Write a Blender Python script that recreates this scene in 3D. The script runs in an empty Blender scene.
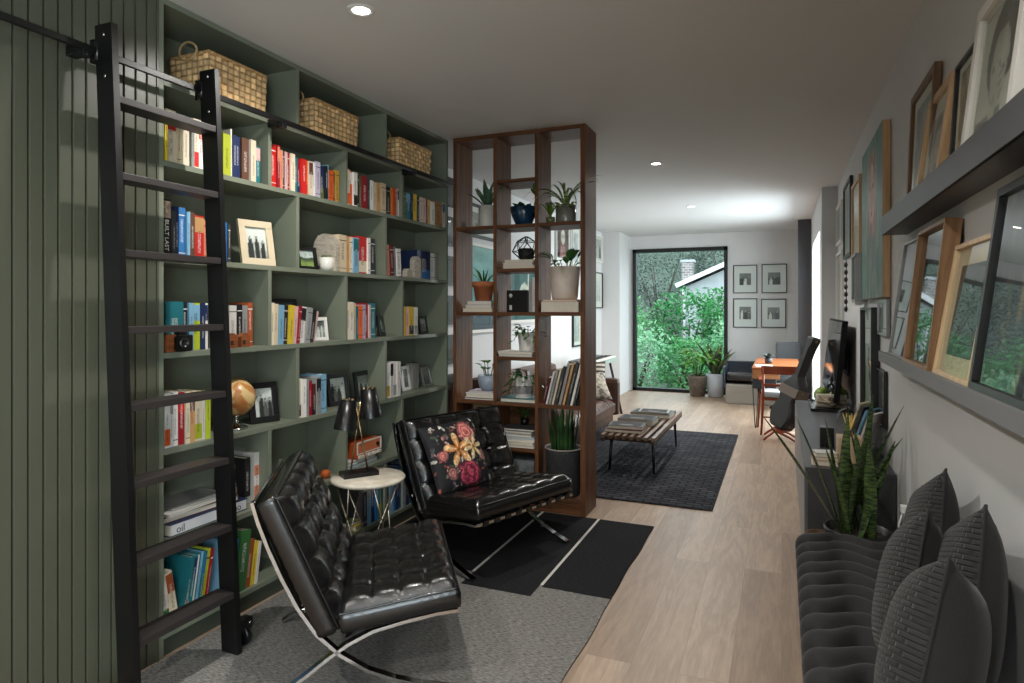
import bpy, bmesh, math, random
from mathutils import Vector, Matrix, Euler
from math import sin, cos, pi, sqrt, exp, atan2, floor as fl
R = random.Random(7)
SC = bpy.context.scene
COL = SC.collection
# ------------------------------------------------------------------ basics
def lin(c):
    o = []
    for v in c[:3]:
        v = max(0.0, v) / 255.0
        o.append(v / 12.92 if v <= .04045 else ((v + .055) / 1.055) ** 2.4)
    return (o[0], o[1], o[2], 1.0)
def clamp(x, a=0.0, b=1.0): return a if x < a else b if x > b else x
def sstep(a, b, x):
    t = clamp((x - a) / (b - a)); return t * t * (3 - 2 * t)
def mixc(a, b, t): return tuple(a[i] + (b[i] - a[i]) * t for i in range(3))
def hsh(i, j, s=0):
    n = (i * 374761393 + j * 668265263 + s * 1442695041) & 0xffffffff
    n = ((n ^ (n >> 13)) * 1274126177) & 0xffffffff
    return ((n ^ (n >> 16)) & 0xffff) / 65535.0
def vnoise(x, y, s=0):
    i, j = fl(x), fl(y); fx, fy = x - i, y - j
    fx = fx * fx * (3 - 2 * fx); fy = fy * fy * (3 - 2 * fy)
    a = hsh(i, j, s) * (1 - fx) + hsh(i + 1, j, s) * fx
    b = hsh(i, j + 1, s) * (1 - fx) + hsh(i + 1, j + 1, s) * fx
    return a * (1 - fy) + b * fy
def fbm(x, y, s=0): return .55 * vnoise(x, y, s) + .3 * vnoise(2.1 * x, 2.1 * y, s + 5) + .15 * vnoise(4.3 * x, 4.3 * y, s + 9)

class MB:
    """collects faces, then links them as one mesh object"""
    def __init__(s): s.v = []; s.f = []; s.m = []; s.s = []; s.c = None
    def add(s, vs, fs, m=0, sm=False):
        o = len(s.v); s.v += [tuple(p) for p in vs]
        for f in fs: s.f.append([o + i for i in f]); s.m.append(m); s.s.append(sm)
        return s
    def box(s, x0, x1, y0, y1, z0, z1, m=0, M=None, b=0.0):
        if b > 0:
            bm = bmesh.new(); bmesh.ops.create_cube(bm, size=1)
            for v in bm.verts:
                v.co = Vector((x0 + (v.co.x + .5) * (x1 - x0), y0 + (v.co.y + .5) * (y1 - y0), z0 + (v.co.z + .5) * (z1 - z0)))
            bmesh.ops.bevel(bm, geom=list(bm.edges), offset=b, segments=2, profile=.6, affect='EDGES')
            bm.verts.index_update()
            vs = [v.co.copy() for v in bm.verts]; fs = [[v.index for v in f.verts] for f in bm.faces]; bm.free()
        else:
            vs = [Vector(p) for p in ((x0,y0,z0),(x1,y0,z0),(x1,y1,z0),(x0,y1,z0),(x0,y0,z1),(x1,y0,z1),(x1,y1,z1),(x0,y1,z1))]
            fs = [(0,3,2,1),(4,5,6,7),(0,1,5,4),(1,2,6,5),(2,3,7,6),(3,0,4,7)]
        if M is not None: vs = [M @ v for v in vs]
        return s.add(vs, fs, m)
    def tube(s, pts, r, m=0, n=8, cap=True):
        pts = [Vector(p) for p in pts]; k = len(pts)
        rs = r if isinstance(r, (list, tuple)) else [r] * k
        vs = []; up = Vector((0, 0, 1)); prev = None
        for i, p in enumerate(pts):
            d = (pts[min(i + 1, k - 1)] - pts[max(i - 1, 0)])
            d = d.normalized() if d.length > 1e-9 else Vector((0,0,1))
            if prev is None:
                a = d.cross(up)
                if a.length < .05: a = d.cross(Vector((1, 0, 0)))
            else: a = prev - d * prev.dot(d)
            a.normalize(); prev = a; b = d.cross(a)
            for j in range(n):
                t = 2 * pi * j / n; vs.append(p + (a * cos(t) + b * sin(t)) * rs[i])
        fs = [(i*n+j, i*n+(j+1)%n, (i+1)*n+(j+1)%n, (i+1)*n+j) for i in range(k-1) for j in range(n)]
        s.add(vs, fs, m, True)
        if cap:
            o = len(s.v) - len(vs)
            s.f.append([o + j for j in range(n)][::-1]); s.m.append(m); s.s.append(False)
            s.f.append([o + (k-1)*n + j for j in range(n)]); s.m.append(m); s.s.append(False)
        return s
    def ribbon(s, pts, side, w, t, m=0):
        """flat bar: path pts, wide along the unit vector side (w), t thick"""
        pts = [Vector(p) for p in pts]; side = Vector(side).normalized(); k = len(pts); vs = []
        for i, p in enumerate(pts):
            d = (pts[min(i+1,k-1)] - pts[max(i-1,0)]).normalized(); nn = d.cross(side).normalized()
            for a, b in ((-1,-1),(1,-1),(1,1),(-1,1)): vs.append(p + side*(a*w/2) + nn*(b*t/2))
        fs = [(i*4+j, i*4+(j+1)%4, i*4+4+(j+1)%4, i*4+4+j) for i in range(k-1) for j in range(4)]
        fs += [(0,3,2,1), tuple((k-1)*4+j for j in range(4))]
        return s.add(vs, fs, m)
    def lathe(s, prof, m=0, n=24, c=(0,0,0), sm=True, M=None, fn=None):
        vs = []
        for (r, z) in prof:
            for j in range(n):
                t = 2*pi*j/n; rr = fn(r, z, t) if fn else r
                p = Vector((c[0]+rr*cos(t), c[1]+rr*sin(t), c[2]+z)); vs.append(M @ p if M is not None else p)
        fs = [(i*n+j, i*n+(j+1)%n, (i+1)*n+(j+1)%n, (i+1)*n+j) for i in range(len(prof)-1) for j in range(n)]
        return s.add(vs, fs, m, sm)
    def grid(s, fn, nu, nv, m=0, sm=True):
        vs = [fn(i/nu, j/nv) for j in range(nv+1) for i in range(nu+1)]
        fs = [(j*(nu+1)+i, j*(nu+1)+i+1, (j+1)*(nu+1)+i+1, (j+1)*(nu+1)+i) for j in range(nv) for i in range(nu)]
        return s.add(vs, fs, m, sm)
    def sphere(s, c, r, m=0, n=16, k=10, sc=(1,1,1)):
        def f(u, v):
            a = 2*pi*u; b = pi*v
            return (c[0]+r*sc[0]*cos(a)*sin(b), c[1]+r*sc[1]*sin(a)*sin(b), c[2]-r*sc[2]*cos(b))
        return s.grid(f, n, k, m)
    def blade(s, base, az, L, w, lean, curl, m=0, seg=7, fold=.25, tip=.05, wmid=1.0, twist=0.0):
        """a strap leaf: leaves base leaning by lean from vertical, bending over by curl; double-faced with a fold"""
        p = Vector(base); a = lean; d = Vector((cos(az), sin(az), 0)); sd = Vector((-sin(az), cos(az), 0)); vs = []
        for i in range(seg + 1):
            t = i / seg
            ww = w * ((.55 + .45*min(1, t*3)) * wmid if t < .55 else (1 - ((t-.55)/.45)**1.7*(1-tip)))
            T = d*sin(a) + Vector((0,0,1))*cos(a); N = d*cos(a) - Vector((0,0,1))*sin(a)
            tw = twist*t; S2 = sd*cos(tw) + N*sin(tw)
            vs += [p - S2*ww/2 + N*(-fold*ww), p.copy(), p + S2*ww/2 + N*(-fold*ww)]
            p = p + T*(L/seg); a += curl/seg
        fs = []
        for i in range(seg):
            for j in range(2): fs.append((i*3+j, i*3+j+1, i*3+4+j, i*3+3+j))
        return s.add(vs, fs, m, True)
    def leaf(s, base, d, up, L, w, m=0, seg=5, droop=.25):
        """broad pointed leaf"""
        d = Vector(d).normalized(); sd = d.cross(Vector(up))
        sd = sd.normalized() if sd.length > 1e-5 else Vector((1,0,0)); nn = sd.cross(d); p = Vector(base); vs = []
        for i in range(seg+1):
            t = i/seg; ww = w*sin(pi*min(1, t**.8*.97+.03)); q = p + d*(L*t) - Vector((0,0,1))*(droop*L*t*t)
            vs += [q - sd*ww/2 + nn*.15*ww, q, q + sd*ww/2 + nn*.15*ww]
        fs = []
        for i in range(seg):
            for j in range(2): fs.append((i*3+j, i*3+j+1, i*3+4+j, i*3+3+j))
        return s.add(vs, fs, m, True)
    def build(s, name, mats, parent=None, loc=None, rot=None, cols=None):
        me = bpy.data.meshes.new(name)
        me.from_pydata(s.v, [], s.f); 
        me.polygons.foreach_set('material_index', s.m); me.polygons.foreach_set('use_smooth', s.s)
        for m in (mats if isinstance(mats, (list, tuple)) else [mats]): me.materials.append(m)
        if cols is not None:
            at = me.color_attributes.new('Col', 'FLOAT_COLOR', 'POINT')
            flat = []
            for c in cols: flat += list(lin(c))
            at.data.foreach_set('color', flat)
        me.update()
        o = bpy.data.objects.new(name, me); COL.objects.link(o)
        if parent is not None: o.parent = parent
        if loc is not None: o.location = loc
        if rot is not None: o.rotation_euler = rot
        return o
def tag(o, label=None, cat=None, group=None, kind=None):
    if label: o['label'] = label
    if cat: o['category'] = cat
    if group: o['group'] = group
    if kind: o['kind'] = kind
    return o
def thing(name, label, cat, loc=(0,0,0), rotz=0.0, group=None, rot=None):
    o = bpy.data.objects.new(name, None); COL.objects.link(o); o.empty_display_size = .05
    o.location = loc; o.rotation_euler = rot if rot else (0, 0, rotz)
    return tag(o, label, cat, group)
def struct(name, mb, m, **k): return tag(mb.build(name, m, **k), kind='structure')
# ------------------------------------------------------------------ materials
_mc = {}
def newmat(name):
    m = bpy.data.materials.new(name); m.use_nodes = True
    return m, m.node_tree, m.node_tree.nodes['Principled BSDF']
def N(nt, t, **k):
    n = nt.nodes.new(t)
    for a, v in k.items():
        if a in n.inputs: n.inputs[a].default_value = v
        else: setattr(n, a, v)
    return n
def link(nt, a, ao, b, bi): nt.links.new(a.outputs[ao], b.inputs[bi])
def P(name, col, rough=.5, metal=0.0, spec=.5, var=0.0, vscale=6.0, bump=0.0, bscale=60.0, stretch=(1,1,1), coat=0.0, col2=None, trans=0.0, sheen=0.0, rot=(0,0,0)):
    """general procedural material: noise-mixed colour and bump in object space"""
    key = (name,)
    if key in _mc: return _mc[key]
    m, nt, b = newmat(name)
    b.inputs['Roughness'].default_value = rough; b.inputs['Metallic'].default_value = metal
    b.inputs['Specular IOR Level'].default_value = spec; b.inputs['Coat Weight'].default_value = coat
    b.inputs['Base Color'].default_value = lin(col)
    if trans: b.inputs['Transmission Weight'].default_value = trans
    if sheen: b.inputs['Sheen Weight'].default_value = sheen; b.inputs['Sheen Roughness'].default_value = .4
    if var or col2 or bump:
        tc = N(nt, 'ShaderNodeTexCoord'); mp = N(nt, 'ShaderNodeMapping'); mp.inputs['Scale'].default_value = stretch; mp.inputs['Rotation'].default_value = rot
        link(nt, tc, 'Object', mp, 'Vector')
    if var or col2:
        no = N(nt, 'ShaderNodeTexNoise', Scale=vscale, Detail=6.0, Roughness=.6); link(nt, mp, 'Vector', no, 'Vector')
        cr = N(nt, 'ShaderNodeValToRGB'); a, c = cr.color_ramp.elements
        if col2: a.color = lin(col); c.color = lin(col2); a.position = .35; c.position = .65
        else:
            a.color = lin(tuple(v*(1-var) for v in col)); c.color = lin(tuple(min(255, v*(1+var)) for v in col)); a.position=.3; c.position=.7
        link(nt, no, 'Fac', cr, 'Fac'); link(nt, cr, 'Color', b, 'Base Color')
    if bump:
        n2 = N(nt, 'ShaderNodeTexNoise', Scale=bscale, Detail=4.0); link(nt, mp, 'Vector', n2, 'Vector')
        bp = N(nt, 'ShaderNodeBump', Strength=bump, Distance=.01); link(nt, n2, 'Fac', bp, 'Height'); link(nt, bp, 'Normal', b, 'Normal')
    _mc[key] = m; return m
def colattr(name='picture_print', rough=.5, bump=0.0):
    if name in _mc: return _mc[name]
    m, nt, b = newmat(name); a = N(nt, 'ShaderNodeAttribute', attribute_name='Col'); link(nt, a, 'Color', b, 'Base Color'); b.inputs['Roughness'].default_value = rough
    if bump:
        tc = N(nt, 'ShaderNodeTexCoord'); n2 = N(nt, 'ShaderNodeTexNoise', Scale=180.0); link(nt, tc, 'Object', n2, 'Vector')
        bp = N(nt, 'ShaderNodeBump', Strength=bump, Distance=.004); link(nt, n2, 'Fac', bp, 'Height'); link(nt, bp, 'Normal', b, 'Normal')
    _mc[name] = m; return m
def wood(name, dark, light, axis='Z', scale=1.0, rough=.4, spec=.4, coat=0.0):
    if name in _mc: return _mc[name]
    m, nt, b = newmat(name); b.inputs['Roughness'].default_value = rough; b.inputs['Specular IOR Level'].default_value = spec; b.inputs['Coat Weight'].default_value = coat
    tc = N(nt, 'ShaderNodeTexCoord'); mp = N(nt, 'ShaderNodeMapping')
    s = {'X': (1.2,22,22), 'Y': (22,1.2,22), 'Z': (22,22,1.2)}[axis]; mp.inputs['Scale'].default_value = tuple(v*scale for v in s)
    link(nt, tc, 'Object', mp, 'Vector')
    n1 = N(nt, 'ShaderNodeTexNoise', Scale=1.6, Detail=8.0, Roughness=.65, Distortion=.6); link(nt, mp, 'Vector', n1, 'Vector')
    cr = N(nt, 'ShaderNodeValToRGB'); cr.color_ramp.elements[0].color = lin(dark); cr.color_ramp.elements[1].color = lin(light)
    cr.color_ramp.elements[0].position = .3; cr.color_ramp.elements[1].position = .72
    link(nt, n1, 'Fac', cr, 'Fac'); link(nt, cr, 'Color', b, 'Base Color')
    bp = N(nt, 'ShaderNodeBump', Strength=.12, Distance=.004); link(nt, n1, 'Fac', bp, 'Height'); link(nt, bp, 'Normal', b, 'Normal')
    _mc[name] = m; return m
def pane_mat():
    if 'clear_pane' in _mc: return _mc['clear_pane']
    m = bpy.data.materials.new('clear_pane'); m.use_nodes = True; nt = m.node_tree; nt.nodes.clear()
    o = N(nt, 'ShaderNodeOutputMaterial'); mx = N(nt, 'ShaderNodeMixShader'); f = N(nt, 'ShaderNodeFresnel', IOR=1.5)
    t = N(nt, 'ShaderNodeBsdfTransparent'); g = N(nt, 'ShaderNodeBsdfGlossy', Roughness=.0)
    t.inputs['Color'].default_value = (.96,.98,.97,1)
    ge = N(nt, 'ShaderNodeNewGeometry'); iv = N(nt, 'ShaderNodeMath', operation='SUBTRACT'); iv.inputs[0].default_value = 1.0; link(nt, ge, 'Backfacing', iv, 1)
    ml = N(nt, 'ShaderNodeMath', operation='MULTIPLY'); link(nt, f, 'Fac', ml, 0); link(nt, iv, 'Value', ml, 1); link(nt, ml, 'Value', mx, 'Fac')
    link(nt, t, 'BSDF', mx, 1); link(nt, g, 'BSDF', mx, 2); link(nt, mx, 'Shader', o, 'Surface')
    _mc['clear_pane'] = m; return m
def leafmat(name, c1, c2, trans=.25, rough=.45, stripes=False):
    if name in _mc: return _mc[name]
    m, nt, b = newmat(name); b.inputs['Roughness'].default_value = rough; b.inputs['Specular IOR Level'].default_value = .35
    tc = N(nt, 'ShaderNodeTexCoord'); no = N(nt, 'ShaderNodeTexNoise', Scale=9.0, Detail=3.0)
    if stripes:
        mp = N(nt, 'ShaderNodeMapping'); mp.inputs['Scale'].default_value = (3, 3, 14); link(nt, tc, 'Object', mp, 'Vector'); link(nt, mp, 'Vector', no, 'Vector')
    else: link(nt, tc, 'Object', no, 'Vector')
    cr = N(nt, 'ShaderNodeValToRGB'); cr.color_ramp.elements[0].color = lin(c1); cr.color_ramp.elements[1].color = lin(c2)
    cr.color_ramp.elements[0].position = .38; cr.color_ramp.elements[1].position = .62
    link(nt, no, 'Fac', cr, 'Fac'); link(nt, cr, 'Color', b, 'Base Color')
    out = nt.nodes['Material Output']; tr = N(nt, 'ShaderNodeBsdfTranslucent'); link(nt, cr, 'Color', tr, 'Color')
    mx = N(nt, 'ShaderNodeMixShader'); mx.inputs[0].default_value = trans
    link(nt, b, 'BSDF', mx, 1); link(nt, tr, 'BSDF', mx, 2); link(nt, mx, 'Shader', out, 'Surface')
    _mc[name] = m; return m
PANE = pane_mat(); PRINT = colattr()
M_green = P('sage_green_paint', (114,120,104), .42, var=.04, vscale=3)
M_slat = P('olive_slat_paint', (78,80,67), .34, var=.05, vscale=2.0, stretch=(1,1,.15))
M_black = P('black_powder_metal', (13,13,14), .36, bump=.04, bscale=400)
M_blackw = P('black_stained_wood', (46,42,42), .5, var=.15, vscale=8, stretch=(1,.2,1))
M_wall = P('light_grey_wall_paint', (206,205,204), .7, var=.015, vscale=2, bump=.03, bscale=200)
M_white = P('white_paint', (222,222,220), .6)
M_ceil = P('ceiling_paint', (213,213,213), .75, var=.01, vscale=1)
M_walnut = wood('walnut', (58,36,23), (130,86,55), 'Z', 1.0, .5, .22)
M_walnutx = wood('walnut_across', (54,34,22), (122,80,51), 'X', 1.0, .5, .22)
M_oakf = wood('light_oak_frame', (176,138,98), (214,180,138), 'Z', 1.5, .45)
M_maple = wood('maple_frame', (190,160,122), (224,198,162), 'Z', 1.5, .45)
M_brownf = wood('brown_oak_frame', (84,58,38), (128,94,64), 'Z', 1.5, .45)
M_chrome = P('polished_steel', (190,190,190), .12, 1.0)
M_brass = P('brushed_brass', (172,146,108), .28, 1.0)
M_leather = P('black_leather', (13,13,14), .26, spec=.6, var=.2, vscale=10, bump=.10, bscale=240, coat=.25)
M_paper = P('paper_pages', (214,206,190), .8, var=.06, vscale=40, stretch=(1,14,1))
M_soil = P('dark_potting_soil', (44,34,26), .95, var=.4, vscale=60, bump=.6, bscale=80)
M_whitecer = P('white_ceramic', (216,212,204), .35, var=.03, vscale=20)
M_cream = P('cream_pot_glaze', (214,200,186), .45, var=.04, vscale=14)
# ------------------------------------------------------------------ camera
CAMH = 1.45
cam = bpy.data.cameras.new('camera'); camo = bpy.data.objects.new('camera', cam); COL.objects.link(camo)
cam.sensor_fit = 'HORIZONTAL'; cam.sensor_width = 36.0; cam.lens = 36.0*640/1024
cam.shift_y = -32.5/1024; cam.clip_start = .02; cam.clip_end = 200
camo.location = (0, 0, CAMH); camo.rotation_euler = (pi/2, 0, atan2(270, 640)); SC.camera = camo
# ------------------------------------------------------------------ the room
ZC = 2.745; XF = -2.366; XR = .545; XRF = .39; YB = 11.4; XL = -2.82; YBK = -3.2
def floor_mat():
    m, nt, b = newmat('oak_plank_floor')
    tc = N(nt, 'ShaderNodeTexCoord'); mp = N(nt, 'ShaderNodeMapping'); mp.inputs['Rotation'].default_value = (0, 0, pi/2)
    link(nt, tc, 'Object', mp, 'Vector')
    br = N(nt, 'ShaderNodeTexBrick', offset=.37, offset_frequency=2, squash=1.0)
    br.inputs['Scale'].default_value = 1.0; br.inputs['Brick Width'].default_value = 1.9; br.inputs['Row Height'].default_value = .19
    br.inputs['Mortar Size'].default_value = .0012; br.inputs['Mortar Smooth'].default_value = .2; br.inputs['Bias'].default_value = 0
    br.inputs['Color1'].default_value = (0,0,0,1); br.inputs['Color2'].default_value = (1,1,1,1); br.inputs['Mortar'].default_value = (.5,.5,.5,1)
    link(nt, mp, 'Vector', br, 'Vector')
    # grain: stretched along the plank, shifted per plank
    mp2 = N(nt, 'ShaderNodeMapping'); mp2.inputs['Scale'].default_value = (9, .9, 1)
    vm = N(nt, 'ShaderNodeVectorMath', operation='MULTIPLY_ADD'); vm.inputs[1].default_value = (7.3, 11.1, 0)
    link(nt, br, 'Color', vm, 0); link(nt, tc, 'Object', vm, 2); link(nt, vm, 'Vector', mp2, 'Vector')
    n1 = N(nt, 'ShaderNodeTexNoise', Scale=1.0, Detail=5.0, Roughness=.55, Distortion=1.2); link(nt, mp2, 'Vector', n1, 'Vector')
    wv = N(nt, 'ShaderNodeMath', operation='MULTIPLY'); wv.inputs[1].default_value = 26.0; link(nt, n1, 'Fac', wv, 0)
    sn = N(nt, 'ShaderNodeMath', operation='SINE'); link(nt, wv, 'Value', sn, 0)
    n2 = N(nt, 'ShaderNodeTexNoise', Scale=9.0, Detail=8.0, Roughness=.7); link(nt, mp2, 'Vector', n2, 'Vector')
    r1 = N(nt, 'ShaderNodeValToRGB'); r1.color_ramp.elements[0].color = lin((146,123,103)); r1.color_ramp.elements[1].color = lin((172,149,128))
    r1.color_ramp.elements[0].position = .0; r1.color_ramp.elements[1].position = 1
    link(nt, br, 'Color', r1, 'Fac')
    rg = N(nt, 'ShaderNodeMapRange'); rg.inputs['From Min'].default_value = -1; rg.inputs['From Max'].default_value = 1; rg.inputs['To Min'].default_value = .86; rg.inputs['To Max'].default_value = 1.06
    link(nt, sn, 'Value', rg, 'Value')
    rg2 = N(nt, 'ShaderNodeMapRange'); rg2.inputs['From Min'].default_value = .3; rg2.inputs['From Max'].default_value = .7; rg2.inputs['To Min'].default_value = .82; rg2.inputs['To Max'].default_value = 1.12
    link(nt, n2, 'Fac', rg2, 'Value')
    mu = N(nt, 'ShaderNodeMath', operation='MULTIPLY'); link(nt, rg, 'Result', mu, 0); link(nt, rg2, 'Result', mu, 1)
    vs = N(nt, 'ShaderNodeVectorMath', operation='SCALE'); link(nt, r1, 'Color', vs, 0); link(nt, mu, 'Value', vs, 'Scale')
    mx = N(nt, 'ShaderNodeMix', data_type='RGBA'); mx.inputs[7].default_value = lin((128,108,90))
    link(nt, br, 'Fac', mx, 0); nt.links.new(vs.outputs[0], mx.inputs[6]); nt.links.new(mx.outputs[2], b.inputs['Base Color'])
    b.inputs['Roughness'].default_value = .42; b.inputs['Specular IOR Level'].default_value = .4
    bp = N(nt, 'ShaderNodeBump', Strength=.08, Distance=.004); link(nt, mu, 'Value', bp, 'Height'); link(nt, bp, 'Normal', b, 'Normal')
    return m
struct('floor', MB().box(XL-.15, XR+.15, YBK, YB+.12, -.1, 0), floor_mat())
struct('ceiling', MB().box(XL-.15, XR+.15, YBK, YB+.12, ZC, ZC+.1), M_ceil)
# fluted panelling left of the bookcase: boards with dark grooves, one wall
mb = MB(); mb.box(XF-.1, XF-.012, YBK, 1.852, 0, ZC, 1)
y = 1.32 - .049*92
while y < 1.84:
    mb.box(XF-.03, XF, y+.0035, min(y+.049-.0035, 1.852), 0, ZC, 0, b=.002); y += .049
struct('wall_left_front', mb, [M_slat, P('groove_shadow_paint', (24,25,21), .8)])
struct('trim_1', MB().box(XF-.3, XF+.004, 1.853, 1.862, 0, ZC), M_slat)
struct('wall_left_back', MB().box(XL-.12, XL, 1.85, YB, 0, ZC), M_wall)
struct('trim_2', MB().box(XL, -2.51, 10.6, YB, 0, ZC), M_wall)                       # boxed pier in the far left corner
# back wall with the picture window
WX0, WX1, WZ0, WZ1 = -2.46, -.845, .015, 2.51
mb = MB(); mb.box(XL-.12, WX0, YB, YB+.14, 0, ZC); mb.box(WX1, XR+.1, YB, YB+.14, 0, ZC); mb.box(WX0, WX1, YB, YB+.14, WZ1, ZC)
struct('wall_back', mb, M_wall)
wf = MB(); f = .06
wf.box(WX0, WX0+f, YB-.03, YB+.1, WZ0, WZ1); wf.box(WX1-f, WX1, YB-.03, YB+.1, WZ0, WZ1); wf.box(WX0, WX1, YB-.03, YB+.1, WZ1-f, WZ1); wf.box(WX0, WX1, YB-.03, YB+.1, WZ0-.015, WZ0+.04)
w1 = tag(wf.build('window_1', P('black_window_frame', (18,18,19), .4)), kind='structure')
tag(MB().box(WX0+f, WX1-f, YB+.05, YB+.056, WZ0+.04, WZ1-f).build('window_pane', PANE, w1))
# right wall: near run, then the step out to the far run with a tall window
GY0, GY1, GZ0, GZ1 = -2.9, -.5, .25, 2.4
mb = MB(); mb.box(XR, XR+.12, GY1, 7.57, 0, ZC); mb.box(XR, XR+.12, YBK, GY0, 0, ZC); mb.box(XR, XR+.12, GY0, GY1, GZ1, ZC); mb.box(XR, XR+.12, GY0, GY1, 0, GZ0)
struct('wall_right_front', mb, M_wall)
mb = MB(); RW0, RW1, RZ1 = 7.95, 9.75, 2.33
mb.box(XRF, XR+.12, 7.57, RW0, 0, ZC); mb.box(XRF, XR+.12, RW1, YB, 0, ZC); mb.box(XRF, XR+.12, RW0, RW1, RZ1, ZC); mb.box(XRF, XR+.12, RW0, RW1, 0, .12)
struct('wall_right_back', mb, M_wall)
wf = MB()
wf.box(XR+.02, XR+.08, RW0, RW0+.05, .12, RZ1); wf.box(XR+.02, XR+.08, RW1-.05, RW1, .12, RZ1); wf.box(XR+.02, XR+.08, RW0, RW1, RZ1-.05, RZ1); wf.box(XR+.02, XR+.08, RW0, RW1, .12, .17)
w2 = tag(wf.build('window_2', P('black_window_frame', (18,18,19), .4)), kind='structure')
tag(MB().box(XR+.045, XR+.05, RW0+.05, RW1-.05, .17, RZ1-.05).build('window_pane', PANE, w2))
struct('trim_3', MB().box(.215, XRF, 10.15, 10.3, 0, ZC-.001), P('charcoal_paint', (62,62,66), .6))       # dark boxed upright in the far right corner
# wall behind the camera; unseen window added at right for fill light
struct('wall_front', MB().box(XF-.1, XR+.12, YBK-.12, YBK, 0, ZC), M_wall)
wf = MB()
wf.box(XR+.03, XR+.09, GY0, GY0+.05, GZ0, GZ1); wf.box(XR+.03, XR+.09, GY1-.05, GY1, GZ0, GZ1); wf.box(XR+.03, XR+.09, GY0, GY1, GZ1-.05, GZ1); wf.box(XR+.03, XR+.09, GY0, GY1, GZ0, GZ0+.05)
w3 = tag(wf.build('fill_window', P('black_window_frame', (18,18,19), .4)), kind='structure')
tag(MB().box(XR+.055, XR+.06, GY0+.05, GY1-.05, GZ0+.05, GZ1-.05).build('window_pane', PANE, w3))
# ------------------------------------------------------------------ light
def can(x, y, energy, label, seen=True, col=(1,.965,.91), spot=True):
    t = thing('recessed_light', label, 'ceiling light', (x, y, ZC), group='recessed ceiling lights')
    MB().lathe([(.038,-.001),(.038,-.004),(.058,-.006),(.062,-.001)], 0, 28).build('trim_ring', M_white, t)
    em = bpy.data.materials.get('lamp_glow')
    if not em:
        em = bpy.data.materials.new('lamp_glow'); em.use_nodes = True; b = em.node_tree.nodes['Principled BSDF']
        b.inputs['Emission Color'].default_value = (1,.93,.84,1); b.inputs['Emission Strength'].default_value = 9
    MB().lathe([(.0005,-.003),(.038,-.003)], 0, 28).build('lamp', em, t)
    l = bpy.data.lights.new('can_or_fill_beam', 'SPOT'); l.energy = energy; l.spot_size = 2.75; l.spot_blend = .8; l.shadow_soft_size = .035; l.color = col
    lo = bpy.data.objects.new('can_or_fill_beam', l); COL.objects.link(lo); lo.parent = t; lo.location = (0,0,-.02)
E_CAN = 58
can(-1.68, 2.30, E_CAN*1.15, 'small round ceiling light nearest the bookcase baskets')
can(-1.033, 5.744, E_CAN*1.3, 'small round ceiling light just beyond the walnut room divider')
can(-1.06, 8.338, E_CAN*1.6, 'farthest small round ceiling light, near the picture window')
for i, (x, y) in enumerate(((-1.68, .25), (-.25, -.1), (-.3, 1.15), (-1.68, -1.7))):  # added unseen fill spots near the camera; no ceiling fixtures there
    l = bpy.data.lights.new('can_or_fill_beam', 'SPOT'); l.energy = E_CAN*(.9 if x < -1 else .6); l.spot_size = 2.75; l.spot_blend = .8; l.shadow_soft_size = .035; l.color = (1,.965,.91)
    lo = bpy.data.objects.new('can_or_fill_beam', l); COL.objects.link(lo); lo.location = (x, y, ZC-.02)
def area(x, y, z, rx, rz, sx, sy, e, col=(.86,.94,1)):
    l = bpy.data.lights.new('daylight_fill', 'AREA'); l.shape = 'RECTANGLE'; l.size = sx; l.size_y = sy; l.energy = e; l.color = col
    o = bpy.data.objects.new('daylight_fill', l); COL.objects.link(o); o.location = (x, y, z); o.rotation_euler = (rx, 0, rz)
# daylight at the added unseen window, then at the far right one (just outside the glass, facing in)
area(XR+.35, (GY0+GY1)/2, (GZ0+GZ1)/2+.05, 1.3, pi/2, 2.3, 2.1, 120)
area(XR+.45, (RW0+RW1)/2, 1.45, 1.12, pi/2, 1.7, 2.0, 120)
wd = bpy.data.worlds.new('overcast_sky'); SC.world = wd; wd.use_nodes = True
bg = wd.node_tree.nodes['Background']; bg.inputs['Color'].default_value = (.80,.90,1,1); bg.inputs['Strength'].default_value = 2.5
SC.view_settings.view_transform = 'Standard'; SC.view_settings.look = 'None'; SC.view_settings.gamma = 1; SC.view_settings.use_curve_mapping = False
SC.view_settings.exposure = 0.66
SC.cycles.max_bounces = 8; SC.cycles.transparent_max_bounces = 16; SC.cycles.sample_clamp_indirect = 4.0; SC.cycles.caustics_reflective = False; SC.cycles.caustics_refractive = False
# ------------------------------------------------------------------ the garden outside the picture window
struct('ground', MB().grid(lambda u, v: (-26+46*u, 11.6+58*v, -.55 + 1.4*v + 20*max(0, v-.34)**1.25 + (.25+2.2*max(0, v-.3))*fbm(u*19, v*19)), 70, 60), P('garden_soil', (40,54,42), .95, col2=(70,90,74), vscale=1.6, bump=.8, bscale=3))
def foliage(mb, c, r, n, sz, flat=1.0, rnd=R):
    for _ in range(n):
        while True:
            p = Vector((rnd.uniform(-1,1), rnd.uniform(-1,1), rnd.uniform(-1,1)))
            if .3 < p.length < 1: break
        p = p * (.55 + .45/p.length*.9) if p.length < .75 else p
        lump = .75 + .5*vnoise(p.x*2.2+9, p.z*2.2+p.y*2+4, 3)
        q = Vector((c[0]+p.x*r[0]*lump, c[1]+p.y*r[1]*lump, c[2]+p.z*r[2]*lump))
        d = Vector((rnd.gauss(0,1), rnd.gauss(0,1)-.5, rnd.gauss(0,.7)-.1)).normalized(); up = Vector((rnd.gauss(0,.5), rnd.gauss(0,.5), 1))
        sd = d.cross(up)
        if sd.length < 1e-3: continue
        sd.normalize(); L = sz*rnd.uniform(.6, 1.3); w = L*.42
        mb.add([q, q+d*L*.5-sd*w/2, q+d*L, q+d*L*.5+sd*w/2], [(0,1,2,3)])
LG = leafmat('bright_leaves', (44,120,66), (122,198,124), .35)
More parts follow.
